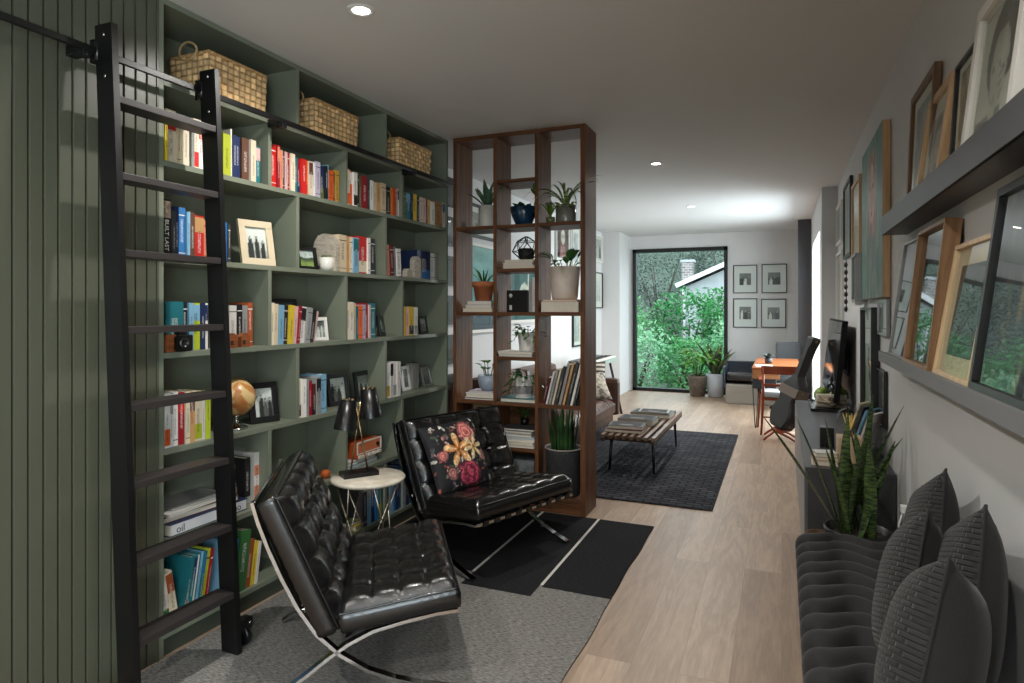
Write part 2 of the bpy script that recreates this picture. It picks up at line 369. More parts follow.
LG2 = leafmat('fresh_leaves', (26,92,46), (86,168,98), .35)
LG3 = leafmat('pale_leaves', (84,152,104), (172,218,176), .35)
LD = leafmat('dusky_leaves', (36,50,44), (118,138,124), .25)
BARK = P('rough_bark', (66,54,44), .9, bump=.5, bscale=30)
def shrub(label, c, r, n, sz, mat, name='garden_shrub', cat='shrub', ztrunk=-.5, group='shrubs outside the picture window'):
    t = thing(name, label, cat, (c[0], c[1], ztrunk), group=group)
    mb = MB(); foliage(mb, (0, 0, c[2]-ztrunk), r, n, sz); mb.build('foliage', mat, t)
    m2 = MB()
    for k in range(5):
        a = k*1.257+c[0]; m2.tube([(.05*cos(a), .05*sin(a), 0), (.2*r[0]*cos(a), .2*r[1]*sin(a), (c[2]-ztrunk)*.6), (.5*r[0]*cos(a), .5*r[1]*sin(a), (c[2]-ztrunk)+.2*r[2])], [.05,.035,.012], 0, 6)
    m2.build('stem', BARK, t)
shrub('pale leafy shrub filling the lower left of the picture window', (-2.85, 13.4, .35), (.85, .6, .75), 2600, .11, LG3)
shrub('bright green shrub low in the middle of the picture window', (-1.75, 13.6, .2), (.8, .6, .65), 2400, .11, LG)
shrub('pale green shrub behind the two floor pots at the picture window', (-.75, 13.9, .55), (.8, .6, .8), 2300, .11, LG3)
shrub('yellow-green bush at mid height by the left window frame', (-4.05, 16.0, 1.05), (1.0, .8, .9), 2200, .14, LG)
shrub('large deep green bush in the middle of the picture window', (-2.2, 16.6, 1.0), (1.15, .9, .9), 2600, .15, LG2)
shrub('tall green bush in front of the neighbouring house wall', (-1.25, 18.2, 1.05), (1.0, .9, 1.0), 2600, .16, LG2)
shrub('light green bush at the right window frame', (-.4, 16.4, 1.35), (.8, .7, 1.0), 1800, .14, LG)
for i, (x, yy, z, rr, n, lb) in enumerate(((-8.6, 30, 3.2, 2.4, 3000, 'dusky grey-green tree behind the upper left of the window'), (-5.6, 32, 3.4, 2.4, 3000, 'dusky tree behind the chimney of the neighbouring house'), (-2.4, 34, 4.2, 2.4, 3000, 'dusky tree rising over the roof slope of the neighbouring house'), (-6.6, 25, 1.3, 1.5, 1700, 'low dark tree left of the neighbouring house gutter'), (-11, 33, 3, 2.2, 1500, 'dusky tree at the far left of the garden'), (.6, 36, 4.4, 2.4, 1800, 'dusky tree beyond the right window frame'))):
    shrub(lb, (x, yy, z), (rr, 1.6, rr*1.05), int(n*2.4), .15, LD, 'garden_tree', 'tree', -.2, 'trees beyond the garden')
# neighbouring house: gable wall, sloping roof edge, chimney
t = thing('house', 'pale grey house with sloping white roof edge and chimney outside the window', 'house', (-1.3, 21.5, -.2))
mb = MB(); x0, x1, zt0, zt1 = -1.62, 3.6, 2.37, 4.66
mb.add([(x0,0,0),(x1,0,0),(x1,0,zt1),(x0,0,zt0),(x0,5,0),(x1,5,0),(x1,5,zt1),(x0,5,zt0)], [(0,1,2,3),(5,4,7,6),(4,0,3,7),(1,5,6,2),(3,2,6,7)])
mb.build('wall', P('pale_grey_siding', (176,182,184), .7, var=.05, vscale=3), t)
a = atan2(zt1-zt0, x1-x0); Mr = Matrix.Translation((x0-.22, 0, zt0-.06)) @ Matrix.Rotation(-a, 4, 'Y')
MB().box(0, 5.8, -.3, 5.2, .05, .16, M=Mr).build('roof', P('grey_shingles', (120,122,122), .9, var=.2, vscale=14), t)
MB().box(0, 5.8, -.34, -.28, .03, .17, M=Mr).build('fascia', P('white_fascia', (228,230,230), .6), t)
g = MB(); g.tube([(x0-.05,-.12,zt0-.05),(x0-.02,-.06,zt0-.4),(x0-.02,-.04,0)], .035); g.build('downpipe', P('white_fascia', (228,230,230), .6), t)
def brick():
    m, nt, b = newmat('chimney_brick'); br = N(nt, 'ShaderNodeTexBrick'); br.inputs['Scale'].default_value = 3
    br.inputs['Color1'].default_value = lin((150,144,140)); br.inputs['Color2'].default_value = lin((112,104,102)); br.inputs['Mortar'].default_value = lin((190,190,188))
    tc = N(nt, 'ShaderNodeTexCoord'); mp = N(nt, 'ShaderNodeMapping'); mp.inputs['Rotation'].default_value = (pi/2,0,0); link(nt, tc, 'Object', mp, 'Vector'); link(nt, mp, 'Vector', br, 'Vector'); link(nt, br, 'Color', b, 'Base Color'); return m
ch = MB().box(-1.80, -1.44, .5, .9, 0, 3.22).build('chimney', brick(), t)
MB().box(-1.84, -1.40, .46, .94, 3.22, 3.3).build('cap', P('pale_grey_siding', (176,182,184)), ch)
# ------------------------------------------------------------------ bookcase
BX = -2.645                                           # face of the back panel
def yb(u, x=XF):                                      # distance along the bookcase of a measured column
    a = (u-512)/640; S_, C_ = sin(atan2(270,640)), cos(atan2(270,640)); return x*(C_+a*S_)/(-S_+a*C_)
ZS = [.10, .475, .865, 1.267, 1.668, 2.07, 2.405]     # tops of the boards
Y0, Y1 = 1.862, 4.343
BT = .024
odd = [1.887, 2.487, 3.099, 3.709, 4.319]; even = [1.887, 2.688, 3.507, 4.319]
ROWB = [even, odd, even, odd, even, odd, even]        # bays of each row, lowest first
bc = thing('bookcase', 'sage green built-in bookcase covering the left wall beside the ladder', 'bookcase', (XF, Y0, 0))
def L2(x, y, z): return (x-XF, y-Y0, z)
def bbox(name, x0, x1, y0, y1, z0, z1, m=M_green, par=bc, b=.0012):
    return MB().box(x0-XF, x1-XF, y0-Y0, y1-Y0, z0, z1, b=b).build(name, m, par)
bbox('back_panel', BX-.02, BX, Y0, Y1, 0, ZC-.002, b=0)
bbox('side_panel', BX, XF, Y0, Y0+.025, 0, ZC-.002); bbox('side_panel', BX, XF, Y1-.024, Y1, 0, ZC-.002)
bbox('top_panel', BX, XF, Y0+.025, Y1-.024, ZC-.026, ZC-.002)
for z in ZS: bbox('shelf', BX, XF, Y0+.025, Y1-.024, z-BT, z)
bbox('kick_plate', XF-.03, XF-.012, Y0+.025, Y1-.024, 0, ZS[0]-BT, P('dark_green_plinth', (60,66,56), .5))
tops = ZS[1:] + [ZC-.002]
for r, ys in enumerate(ROWB):
    for y in ys[1:-1]: bbox('divider', BX, XF-.001, y-.011, y+.011, ZS[r], tops[r]-BT)
# ------------------------------------------------------------------ ladder rail and ladder
rl = thing('ladder_rail', 'black flat steel rail running along the bookcase below the baskets', 'rail', (XF+.075, 1.5, 2.385))
MB().box(-.006, .006, -3.2, 2.78, -.013, .013, b=.003).build('bar', M_black, rl)
for y in (-1.6, -.4, yb(80, XF+.05), 2.487, 3.709):
    m = MB(); m.box(-.075, .0, y-1.5-.02, y-1.5+.02, -.028, .010, b=.003); m.box(-.02, .018, y-1.5-.018, y-1.5+.018, -.036, -.013, b=.003)
    m.tube([(.006,y-1.5,-.03),(.024,y-1.5,-.03)], .006); m.build('bracket', M_black, rl)
ld = thing('library_ladder', 'tall black library ladder leaning against the bookcase rail', 'ladder', (0, 0, 0))
LY0, LY1 = 1.552, 2.005
def lx(z): return -2.082 - .128*z/2.45                # front edge of the side rails at a height
for y0, zt in ((LY0, 2.478), (LY1, 2.468)):
    m = MB(); w = .088
    vs = [(lx(z)-d, y, z) for z in (.012, zt) for (d, y) in ((0,y0),(w,y0),(w,y0+.024),(0,y0+.024))]
    m.add(vs, [(0,1,2,3),(7,6,5,4),(0,4,5,1),(1,5,6,2),(2,6,7,3),(3,7,4,0)])
    o = m.build('side_rail', M_black, ld)
    m = MB()
    for z in (2.44, 2.29): m.lathe([(.007,-.004),(.007,0),(.0005,.001)], 0, 10, M=Matrix.Translation((lx(z)-.045, y0, z)) @ Matrix.Rotation(pi/2, 4, 'X'))
    m.build('bolt', M_chrome, o)
for k in range(8):
    z = .272 + k*.2785; x = lx(z); z0 = z
    MB().box(x-.098, x-.004, LY0+.024, LY1, z0-.026, z0, b=.002).build('step', P('dark_bronze_tread', (44,39,38), .5, bump=.05, bscale=200), ld)
for y0 in (LY0, LY1):
    m = MB(); m.box(-2.322, lx(2.36)-.09, y0-.004, y0+.028, 2.345, 2.43, b=.003)
    m.tube([(-2.30, y0+.012, 2.42), (-2.30, y0+.012, 2.35)], .022, 0, 12); m.build('rail_hook', M_black, ld)
for y0 in (LY0-.105, LY1+.026):
    m = MB(); x = lx(.06)-.055; m.box(x-.03, x+.02, y0, y0+.10, .062, .118, b=.012); m.box(x-.03, x+.02, y0, y0+.03, .03, .118, b=.006)
    wh = Matrix.Translation((x-.0, y0+.06, .045)) @ Matrix.Rotation(pi/2, 4, 'X')
    m.lathe([(.0005,-.014),(.036,-.014),(.042,-.008),(.042,.008),(.036,.014),(.0005,.014)], 0, 20, M=wh)
    o = m.build('caster', M_black, ld); b = MB()
    for zz in (.05, .095): b.lathe([(.006,-.003),(.006,0),(.0005,.002)], 0, 10, M=Matrix.Translation((x+.0205, y0+.02+.06*(zz > .06), zz)) @ Matrix.Rotation(pi/2, 4, 'Y'))
    b.build('bolt', M_chrome, o)
# ------------------------------------------------------------------ baskets on the top shelf
M_wicker = colattr('water_hyacinth_weave', .75, .3)
def basket(y0, y1, h, label):
    d = .25; L = y1-y0; x1 = XF-.022; t = thing('wicker_basket', label, 'basket', (x1-d/2, (y0+y1)/2, ZS[6]), group='baskets on the top shelf')
    per = 2*(L+d)
    def pos(s):
        s = s % per
        if s < L: return (d/2, -L/2+s, 1, 0)
        s -= L
        if s < d: return (d/2-s, L/2, 0, 1)
        s -= d
        if s < L: return (-d/2, L/2-s, -1, 0)
        s -= L; return (-d/2+s, -L/2, 0, -1)
    nb = int(round(per/.036)); nb += nb % 2; nr = max(4, int(round(h/.029)))
    def wall(u, v):
        x, y, nx, ny = pos(u*per); a = u*nb; b = v*nr
        ch = 1 if (int(a) + int(b)) % 2 else -1
        puff = ch*.008*sqrt(abs(sin(pi*(a % 1))))*abs(sin(pi*(b % 1)))**.5
        ta = .965+.035*v
        return ((x+nx*puff)*ta, (y+ny*puff)*ta, .004+v*h)
    m = MB(); m.grid(wall, nb*6, nr*6); wc = []
    for j in range(nr*6+1):
        for i in range(nb*6+1):
            a, b = i/6, j/6; e = min(a % 1, 1-a % 1, b % 1, 1-b % 1); k = .80+.3*hsh(int(a) % nb, int(b), 5)
            wc.append(mixc((120,86,52), (240*k,202*k,146*k), .2+.8*sstep(0, .16, e)))  # strands darken toward the gaps: their shade is put into the colour
    m.grid(lambda u, v: tuple((pos(u*per)[i]*(1 if i < 2 else 0))*(.965+.035*v)*.93 if i < 2 else .012+v*(h-.012) for i in range(3)), nb*2, 2)
    m.box(-d/2*.95, d/2*.95, -L/2*.95, L/2*.95, .002, .012); m.build('basket_body', M_wicker, t, cols=wc+[(150,114,74)]*(len(m.v)-len(wc)))
    r = MB(); r.tube([(pos(u/60*per)[0], pos(u/60*per)[1], h+.004) for u in range(61)], .010, 0, 8); r.build('rim', P('plaited_rim', (176,138,92), .75, var=.25, vscale=60, bump=.5, bscale=120), t)
    for s in (-1, 1):
        hd = MB(); hd.tube([(.055*sin(a)+.0, s*(L/2+.004+.006*abs(cos(a))), h-.02+.055*(1-cos(a))*.75) for a in [2*pi*k/24 for k in range(25)]], .0055, 0, 8, False); hd.build('ring_handle', P('pale_rattan', (176,146,104), .7), t)
basket(yb(209, XF-.022), yb(267, XF-.022), .205, 'largest woven basket on the top shelf, behind the ladder')
basket(yb(314, XF-.022), yb(358.5, XF-.022), .205, 'middle woven basket on the top shelf')
basket(yb(399.5, XF-.022), yb(431, XF-.022), .20, 'woven basket at the right end of the top shelf')
# ------------------------------------------------------------------ books
ORD = 'first second third fourth fifth sixth seventh eighth ninth tenth eleventh twelfth thirteenth fourteenth fifteenth sixteenth seventeenth eighteenth nineteenth twentieth'.split()
PAL = dict(red=(186,34,28), crimson=(140,22,34), maroon=(84,20,26), orange=(206,88,34), salmon=(206,130,100), rust=(150,74,40), tan=(186,142,92), mustard=(190,148,58), yellow=(214,184,50), lime=(170,180,46), green=(52,104,54), olive=(92,98,62), teal=(28,104,112), blue=(46,104,158), sky=(120,164,190), navy=(28,42,78), black=(24,24,26), charcoal=(58,58,60), grey=(140,140,138), brown=(92,62,46), cream=(214,200,174), beige=(196,178,148), white=(216,212,206), pink=(206,168,164), lilac=(176,168,184))
DARK = ('navy','black','charcoal','brown','maroon','crimson','teal','blue','green','red','rust','olive')
def cover(c, t):
    """book cloth with rows of small lettering down the middle of the spine; t = the lettering's colour"""
    k = ('cover', c, t)
    if k in _mc: return _mc[k]
    m, nt, b = newmat('book_cover_' + c); b.inputs['Roughness'].default_value = .45
    tc = N(nt, 'ShaderNodeTexCoord'); sp = N(nt, 'ShaderNodeSeparateXYZ'); link(nt, tc, 'Generated', sp, 'Vector')
    oi = N(nt, 'ShaderNodeObjectInfo')
    def mth(op, *a):
        n = N(nt, 'ShaderNodeMath', operation=op)
        for i, v in enumerate(a):
            if isinstance(v, tuple): link(nt, v[0], v[1], n, i)
            else: n.inputs[i].default_value = v
        return (n, 'Value')
    ty = mth('LESS_THAN', mth('ABSOLUTE', mth('SUBTRACT', (sp, 'Y'), .5)), .17)
    z = (sp, 'Z'); rnd = (oi, 'Random')
    lo = mth('MULTIPLY_ADD', rnd, .25, .12); hi = mth('MULTIPLY_ADD', rnd, .2, .62)
    inz = mth('MULTIPLY', mth('GREATER_THAN', z, lo), mth('LESS_THAN', z, hi))
    cb = N(nt, 'ShaderNodeCombineXYZ'); link(nt, mth('MULTIPLY', z, 110.0)[0], 'Value', cb, 'X'); link(nt, mth('MULTIPLY', rnd, 37.0)[0], 'Value', cb, 'Y'); link(nt, mth('MULTIPLY', (sp,'Y'), 11.0)[0], 'Value', cb, 'Z')
    no = N(nt, 'ShaderNodeTexNoise', Scale=1.0, Detail=0.0); link(nt, cb, 'Vector', no, 'Vector')
    mk = mth('MULTIPLY', mth('MULTIPLY', mth('MULTIPLY', ty, inz), mth('GREATER_THAN', (no, 'Fac'), .52)), .7)
    mx = N(nt, 'ShaderNodeMix', data_type='RGBA'); link(nt, mk[0], 'Value', mx, 0); mx.inputs[6].default_value = lin(PAL[c]); mx.inputs[7].default_value = lin(PAL[t])
    hs = N(nt, 'ShaderNodeHueSaturation'); nt.links.new(mx.outputs[2], hs.inputs['Color'])
    link(nt, mth('MULTIPLY_ADD', rnd, .3, .85)[0], 'Value', hs, 'Value'); link(nt, hs, 'Color', b, 'Base Color')
    _mc[k] = m; return m
def book(c, y, z, w, h, d=.155, x=XF-.014, lean=0.0, label='', group=None, band=None, yaw=0.0):
    m = MB(); t = .0022 if w > .011 else .0014
    m.box(-t, 0, 0, w, 0, h); m.box(-d, -t, 0, t, 0, h); m.box(-d, -t, w-t, w, 0, h)
    m.box(-d+.004, -t, t, w-t, .003, h-.003, 1)
    if band:
        for (a, b2) in band[1:]: m.box(0, .0004, .0006, w-.0006, h*a, h*b2, 2)
    t2 = 'white' if c in DARK else R.choice(('black','navy','crimson','black'))
    mats = [cover(c, t2), M_paper] + ([cover(band[0], 'white' if band[0] in DARK else 'black')] if band else [])
    o = m.build('book', mats); o.location = (x + R.uniform(-.012, .006), y, z + (w*sin(-lean) if lean < 0 else 0)); o.rotation_euler = (-lean, 0, yaw)
    return tag(o, label, 'book', group)
def row(spec, u0, u1, zi, place, group, lean=0.0, x=XF-.014, gap=.0006, leans=None):
    """spec: 'colour:width:height_cm[:band colour]' from left to right, widths scaled so that the run fits u0..u1"""
    it = [s.split(':') for s in spec.split()]; ya, yz = yb(u0, x), yb(u1, x); tot = sum(float(i[1]) for i in it); y = ya
    for k, i in enumerate(it):
        w = float(i[1])/tot*(yz-ya); h = float(i[2])/100; c = i[0]; bd = None; ln = leans[k] if leans else lean
        if len(i) > 3: bd = (i[3], (.62, .96)) if k % 2 else (i[3], (.04, .34))
        elif hsh(k, zi, len(spec)) > .7: bd = ('white' if c in DARK else 'black', (.84, .86), (.1, .115))
        size = 'thick' if w > .035 else 'slim' if w < .014 else ('tall' if h > .225 else 'small' if h < .17 else '')
        adj = (size + ' ' if size and not (bd and len(i) > 3) else '') + ({'mustard':'mustard yellow','sky':'light blue','lime':'lime green'}.get(c, c))
        if bd and len(i) > 3: adj += ' and ' + i[3]
        book(c, y, ZS[zi], max(.006, w-gap), h, R.uniform(.14, .17), x, ln, '%s book, %s from left %s' % (adj, ORD[k], place), group, bd)
        y += w
G1 = 'books on the upper book shelf below the baskets'
row('yellow:20:20.5 cream:75:22.5:red beige:35:20.5 cream:50:21 charcoal:22:21 grey:23:21 cream:45:22:red white:42:22:red', 164.6, 205, 5, 'on the top book shelf left of ladder', G1)
row('lime:55:19.5 white:12:22.5 navy:30:20 navy:32:20 brown:53:20 grey:20:20 cream:40:20.5 teal:37:18:pink', 223.5, 260.5, 5, 'just right of ladder, top book shelf', G1)
row('red:44:22 crimson:20:22:salmon salmon:22:20 charcoal:20:20 pink:20:20 crimson:25:20 cream:30:20 teal:30:19 crimson:25:18.5:navy red:35:19 orange:27:19:red cream:33:19:brown white:25:19 lilac:40:20 navy:38:18.5:olive black:20:19 sky:20:20:teal orange:45:17.5 brown:15:17 mustard:35:18.5', 271.2, 339.5, 5, 'in reddish run below the middle basket', G1)
row('cream:20:21:orange orange:25:21:white white:30:20.5:black black:30:20 olive:20:20 crimson:45:20.5 charcoal:15:19 white:30:19 cream:30:18.5 tan:40:19 beige:45:19.5 black:35:18 mustard:25:18.5 orange:25:18.5 pink:40:19 white:30:19:navy', 347.2, 402.2, 5, 'in the third bay of the top book shelf', G1)
row('olive:14:18 teal:34:18.5:sky navy:17:18.5 yellow:42:19 navy:15:18 cream:30:18 pink:28:18 maroon:12:18 mustard:30:18 white:35:17 tan:80:18.5 white:25:19:blue', 405, 445, 5, 'in the right end bay, top book shelf', G1)
G2 = 'books on the second book shelf'
lb = book('black', yb(164.9, XF-.014), ZS[4], yb(172.6)-yb(164.9), .245, .16, XF-.014, 0, 'tall black book with pale capital letters up its spine, left of ladder', G2, ('brown', (.68, .97)))
row('charcoal:25:20 navy:28:22 blue:60:22 sky:25:20.5 brown:40:20.5 red:80:19.5:tan salmon:35:18', 173.2, 207.5, 4, 'on the second book shelf left of ladder', G2)
row('blue:40:18.5 charcoal:24:17.5', 223.6, 230, 4, 'just right of ladder, second book shelf', G2)
row('beige:45:22 tan:20:21.5 cream:20:21.5 sky:35:21.5:teal red:55:23:cream white:17:22.5 black:33:22.5', 340.5, 374.5, 4, 'in the middle bay of the second shelf', G2)
row('salmon:25:20 maroon:25:20 grey:25:19.5 white:30:18.5', 387, 402, 4, 'leaning at the right bay of second shelf', G2, lean=-.06)
row('navy:80:21:blue white:30:20.5 grey:20:20.5 black:25:21', 417, 441.5, 4, 'behind the little stone house, second shelf', G2, x=XF-.075)
G3 = 'books on the third book shelf'
row('teal:105:21.5:blue black:32:21.5 sky:28:21 lime:55:21:sky navy:30:21 white:22:21:navy', 165.3, 209.5, 3, 'on the third shelf left of ladder', G3, x=XF-.05)
row('grey:25:20 white:40:20 black:27:20.5 grey:28:20 rust:27:21.5', 223.6, 251.8, 3, 'behind the two tiny wooden houses', G3, x=XF-.05)
row('cream:20:21.5 beige:25:21 sky:30:20.5 black:25:20.5 yellow:30:20.5 pink:20:20 crimson:15:20 white:35:20:black grey:30:19.5 black:25:18.5 pink:14:17.5', 271, 315, 3, 'in the second bay of the third shelf', G3, leans=[.02,.03,.04,.05,.07,.09,.10,.12,.14,.17,.2])
row('cream:30:22.5 white:30:22.5:cream beige:20:22 teal:20:20 orange:35:20.5 lilac:25:21 crimson:30:22 pink:15:21 teal:40:22', 347, 375.6, 3, 'in the third bay of the third shelf', G3)
row('mustard:15:20 pink:27:20 yellow:40:20:black charcoal:13:18 white:32:19.5:grey', 404, 418, 3, 'in the right end bay, third shelf', G3)
G4 = 'books on the fourth book shelf'
row('white:40:23:orange white:25:22.5:grey white:40:23 crimson:45:22.5:red cream:30:22.5 tan:45:22:brown cream:60:22:lime white:25:21.5 lime:36:21.5', 165, 211.5, 2, 'in the cookbook run left of ladder', G4)
row('cream:20:20.5:maroon white:25:20.5 grey:25:20 crimson:20:19 maroon:20:17:black grey:30:20.5:black sky:50:21.5', 299.5, 328, 2, 'in the middle bay of the fourth shelf', G4)
row('white:25:23:mustard white:20:23:black white:25:23:grey white:25:23', 387, 400.5, 2, 'in the white set on the fourth shelf', G4)
G6 = 'books on the lowest shelf'
row('white:35:24:green cream:40:24:rust', 166, 179, 0, 'leaning left on the lowest shelf behind ladder', G6, lean=-.16)
row('teal:50:27:grey teal:45:27:navy white:15:26.5 teal:35:27 sky:25:27 teal:30:27:blue lime:40:27.5 crimson:30:27 white:20:26', 181, 207, 0, 'leaning right on the lowest shelf behind ladder', G6, lean=.17)
row('sky:30:26 blue:20:26 white:8:25.5 blue:25:26:teal', 224, 233, 0, 'on the lowest shelf right of ladder', G6, lean=.13)
row('green:70:29 rust:40:23 yellow:30:21 white:18:20', 235, 258, 0, 'on the lowest shelf behind the tufted chair', G6, lean=.15)
row('charcoal:30:26 sky:34:27:grey navy:30:28 blue:26:28 green:18:28:lime navy:30:27 charcoal:26:27 sky:36:28 blue:24:27 navy:30:29 teal:22:28 grey:24:27 navy:30:28 blue:28:28 charcoal:22:27 navy:26:28 sky:20:27 navy:30:28 blue:26:27 charcoal:28:28', 363, 428, 0, 'on the lowest shelf behind the side table', G6)
lb.data.materials[0] = P('plain_black_jacket', (20,19,19), .5); lb.data.materials[2] = P('brown_photo_panel', (120,96,78), .6, col2=(196,170,150), vscale=40)
# spine lettering of the tall black book: a column of pale capitals
def letters(par, txt, x, y, z, s, m, vert=True):
    cu = bpy.data.curves.new('lettering', 'FONT'); cu.body = txt; cu.size = s; cu.extrude = .0004; cu.align_x = 'LEFT'; cu.materials.append(m)
    tmp = bpy.data.objects.new('lettering', cu); COL.objects.link(tmp); bpy.context.view_layer.update()
    me = bpy.data.meshes.new_from_object(tmp.evaluated_get(bpy.context.evaluated_depsgraph_get())); bpy.data.objects.remove(tmp)
    o = bpy.data.objects.new('lettering', me); COL.objects.link(o); o.parent = par; o.location = (x, y, z); return o
ink = P('pale_ink', (226,216,200), .6)
o = letters(lb, 'BUILT LAST', .0009, .008, .160, .026, ink); o.rotation_euler = (0, pi/2, 0)
def flat_book(name, label, c, loc, w, d, h, rz=0.0, group=None, cat='book', m=None, lie=None):
    """a book lying flat: spine on its -x edge... covers front and back, pages showing on three sides"""
    mt = m or cover(c, 'white' if c in DARK else 'black'); b = MB(); t = min(.003, h*.15)
    b.box(-w/2, w/2, -d/2, d/2, 0, t); b.box(-w/2, w/2, -d/2, d/2, h-t, h); b.box(w/2-t, w/2, -d/2, d/2, t, h-t); b.box(-w/2+.004, w/2-t, -d/2+.004, d/2-.004, t, h-t, 1)
    o = b.build(name, [mt, M_paper]); o.location = loc; o.rotation_euler = (0, 0, rz); return tag(o, label, cat, group)
# ------------------------------------------------------------------ pictures
def bw(seed, base=150, lo=20, people=3, top=200):
    """black-and-white snapshot: pale ground, dark standing figures"""
    rr = random.Random(seed); ps = [((i+.7+rr.uniform(-.15,.15))/(people+.4), rr.uniform(.5,.68), rr.uniform(.09,.13), rr.choice((20,40,90,210))) for i in range(people)]
    def f(x, y):
        v = base + (top-base)*sstep(.45, .75, y) + 40*(fbm(x*6, y*6, seed)-.5)
        if y < .28: v = base*.75 + 60*(fbm(x*14, y*14, seed+3)-.5)
        for (px, ph, pw, tone) in ps:
            w = pw*(.55+.5*sstep(0, .2, ph-y)) if y < ph else 0
            if abs(x-px) < w: v = tone + 40*(fbm(x*18, y*18, seed+1)-.5)
            if ((x-px)/.055)**2 + ((y-ph-.045)/.06)**2 < 1: v = 170 if y < ph+.06 else 40
        v = clamp(v, lo, 240); return (v, v, v*.98)
    return f
def landscape(seed, sky=(196,206,206), mid=(70,86,64), low=(120,150,70)):
    def f(x, y):
        h = .55+.18*(fbm(x*5, 1, seed)-.5); n = fbm(x*12, y*12, seed+2)
        c = sky if y > h else mixc(mid, low, sstep(h, .15, y)); return tuple(v*(.75+.5*n) for v in c)
    return f
def abstract(seed, cols, sc=3.0, contrast=1.6):
    def f(x, y):
        n = clamp((fbm(x*sc, y*sc, seed)-.5)*contrast+.5)*.999*(len(cols)-1); i = int(n); return tuple(v*(.88+.24*fbm(x*22, y*22, seed+7)) for v in mixc(cols[i], cols[i+1], n-i))
    return f
def art(w, h, fn, nx, ny):
    m = MB(); cols = []
    m.grid(lambda u, v: (w*(u-.5), 0, h*v), nx, ny, 0, False)
    for (x, y, z) in m.v: cols.append(fn(x/w+.5, z/h))
    return m, cols
def picture(name, label, w, h, fw, fd, fm, fn, loc, facing, lean=0.0, mat=0.0, matc=(226,222,214), res=.012, glass=True, cat='picture', group=None, easel=False, roll=0.0):
    """framed picture: local x along its width, front toward local -y, bottom centre at the origin"""
    t = thing(name, label, cat, loc, group=group, rot=(-lean, roll, facing))
    m = MB()
    for (a, b, c, d) in ((-w/2, w/2, 0, fw), (-w/2, w/2, h-fw, h), (-w/2, -w/2+fw, fw, h-fw), (w/2-fw, w/2, fw, h-fw)): m.box(a, b, -fd, 0, c, d, b=min(.0015, fw*.15))
    m.build('frame', fm, t)
    MB().box(-w/2+fw*.5, w/2-fw*.5, -fd*.3, -.001, fw*.5, h-fw*.5).build('backing', P('grey_backing_board', (120,116,110), .9), t)
    iw, ih = w-2*fw, h-2*fw
    yy = -fd*.3-.0015
    mat, mz = mat if isinstance(mat, tuple) else (mat, mat)
    if mat:
        k = MB()
        for (a, b, c, d) in ((-iw/2, iw/2, fw, fw+mz), (-iw/2, iw/2, h-fw-mz, h-fw), (-iw/2, -iw/2+mat, fw+mz, h-fw-mz), (iw/2-mat, iw/2, fw+mz, h-fw-mz)): k.box(a, b, yy-.002, yy, c, d)
        k.build('mount', P('mount_%d_%d_%d' % matc, matc, .9), t)
    aw, ah = iw-2*mat, ih-2*mz
    m, cols = art(aw, ah, fn, max(8, min(70, int(aw/res))), max(8, min(80, int(ah/res))))
    m.build('print', PRINT, t, loc=(0, yy+.0004, fw+mz), cols=cols)
    if glass: MB().box(-iw/2, iw/2, -fd*.62-.0015, -fd*.62, fw, h-fw).build('glass', PANE, t)
    if easel:
        MB().box(-w*.1, w*.1, -.002, .002, 0, h*.75, M=Matrix.Translation((0, .004, h*.78)) @ Matrix.Rotation(.32, 4, 'X') @ Matrix.Translation((0,0,-h*.76))).build('easel_back', P('grey_backing_board', (120,116,110), .9), t)
    return t
FBLK = P('black_frame_lacquer', (22,22,23), .35); FWHT = P('white_frame_lacquer', (222,218,212), .45); FSIL = P('silver_frame', (150,150,150), .3, .8)
RX = pi/2                                             # facing +x, out of the shelves
def onshelf(u, zi, off=.10): return (XF-off, yb(u, XF-off), ZS[zi]+.001)
picture('photo_frame', 'cream textured photo frame leaning on the second shelf right of ladder', .185, .235, .036, .018, P('cream_beaded_frame', (206,190,160), .6, bump=.5, bscale=220), landscape(3, (200,196,190), (150,120,110), (120,130,150)) if False else bw(5, 215, 40, 3, 225), onshelf(258, 4, .09), RX-.25, .2, mat=0, res=.006, easel=True, cat='photo frame')
picture('photo_frame', 'black framed landscape snapshot on the second shelf beside the tiny cactus', .15, .135, .022, .015, FBLK, landscape(8, (206,212,210), (60,76,62), (140,160,80)), onshelf(307, 4, .12), RX-.1, .16, res=.005, easel=True, cat='photo frame')
picture('photo_frame', 'white framed photo at the end of the leaning books, third shelf', .10, .135, .02, .012, FWHT, bw(11, 160, 20, 2, 90), onshelf(320.5, 3, .07), RX-.25, .15, res=.005, easel=True, cat='photo frame')
picture('photo_frame', 'large dark frame standing behind the leaning books, third shelf', .22, .24, .022, .015, FBLK, abstract(4, [(40,40,42),(80,80,80)]), (XF-.225, yb(285, XF-.22), ZS[3]+.001), RX, .1, res=.03, easel=False, cat='photo frame')
picture('photo_frame', 'small black framed photo beside the teal book, third shelf', .12, .135, .026, .014, FBLK, bw(13, 170, 30, 1, 190), onshelf(381.5, 3, .12), RX+.3, .15, res=.005, easel=True, cat='photo frame')
picture('photo_frame', 'small dark framed grey photo at the right end, third shelf', .13, .125, .014, .014, FBLK, bw(17, 150, 30, 2, 170), onshelf(423, 3, .12), RX+.1, .15, res=.005, easel=True, cat='photo frame')
picture('photo_frame', 'tilted black photo frame beside the globe on the fourth shelf', .155, .205, .030, .016, FBLK, bw(21, 130, 20, 4, 215), onshelf(264.5, 2, .09), RX-.35, .2, res=.005, easel=True, cat='photo frame', roll=.0)
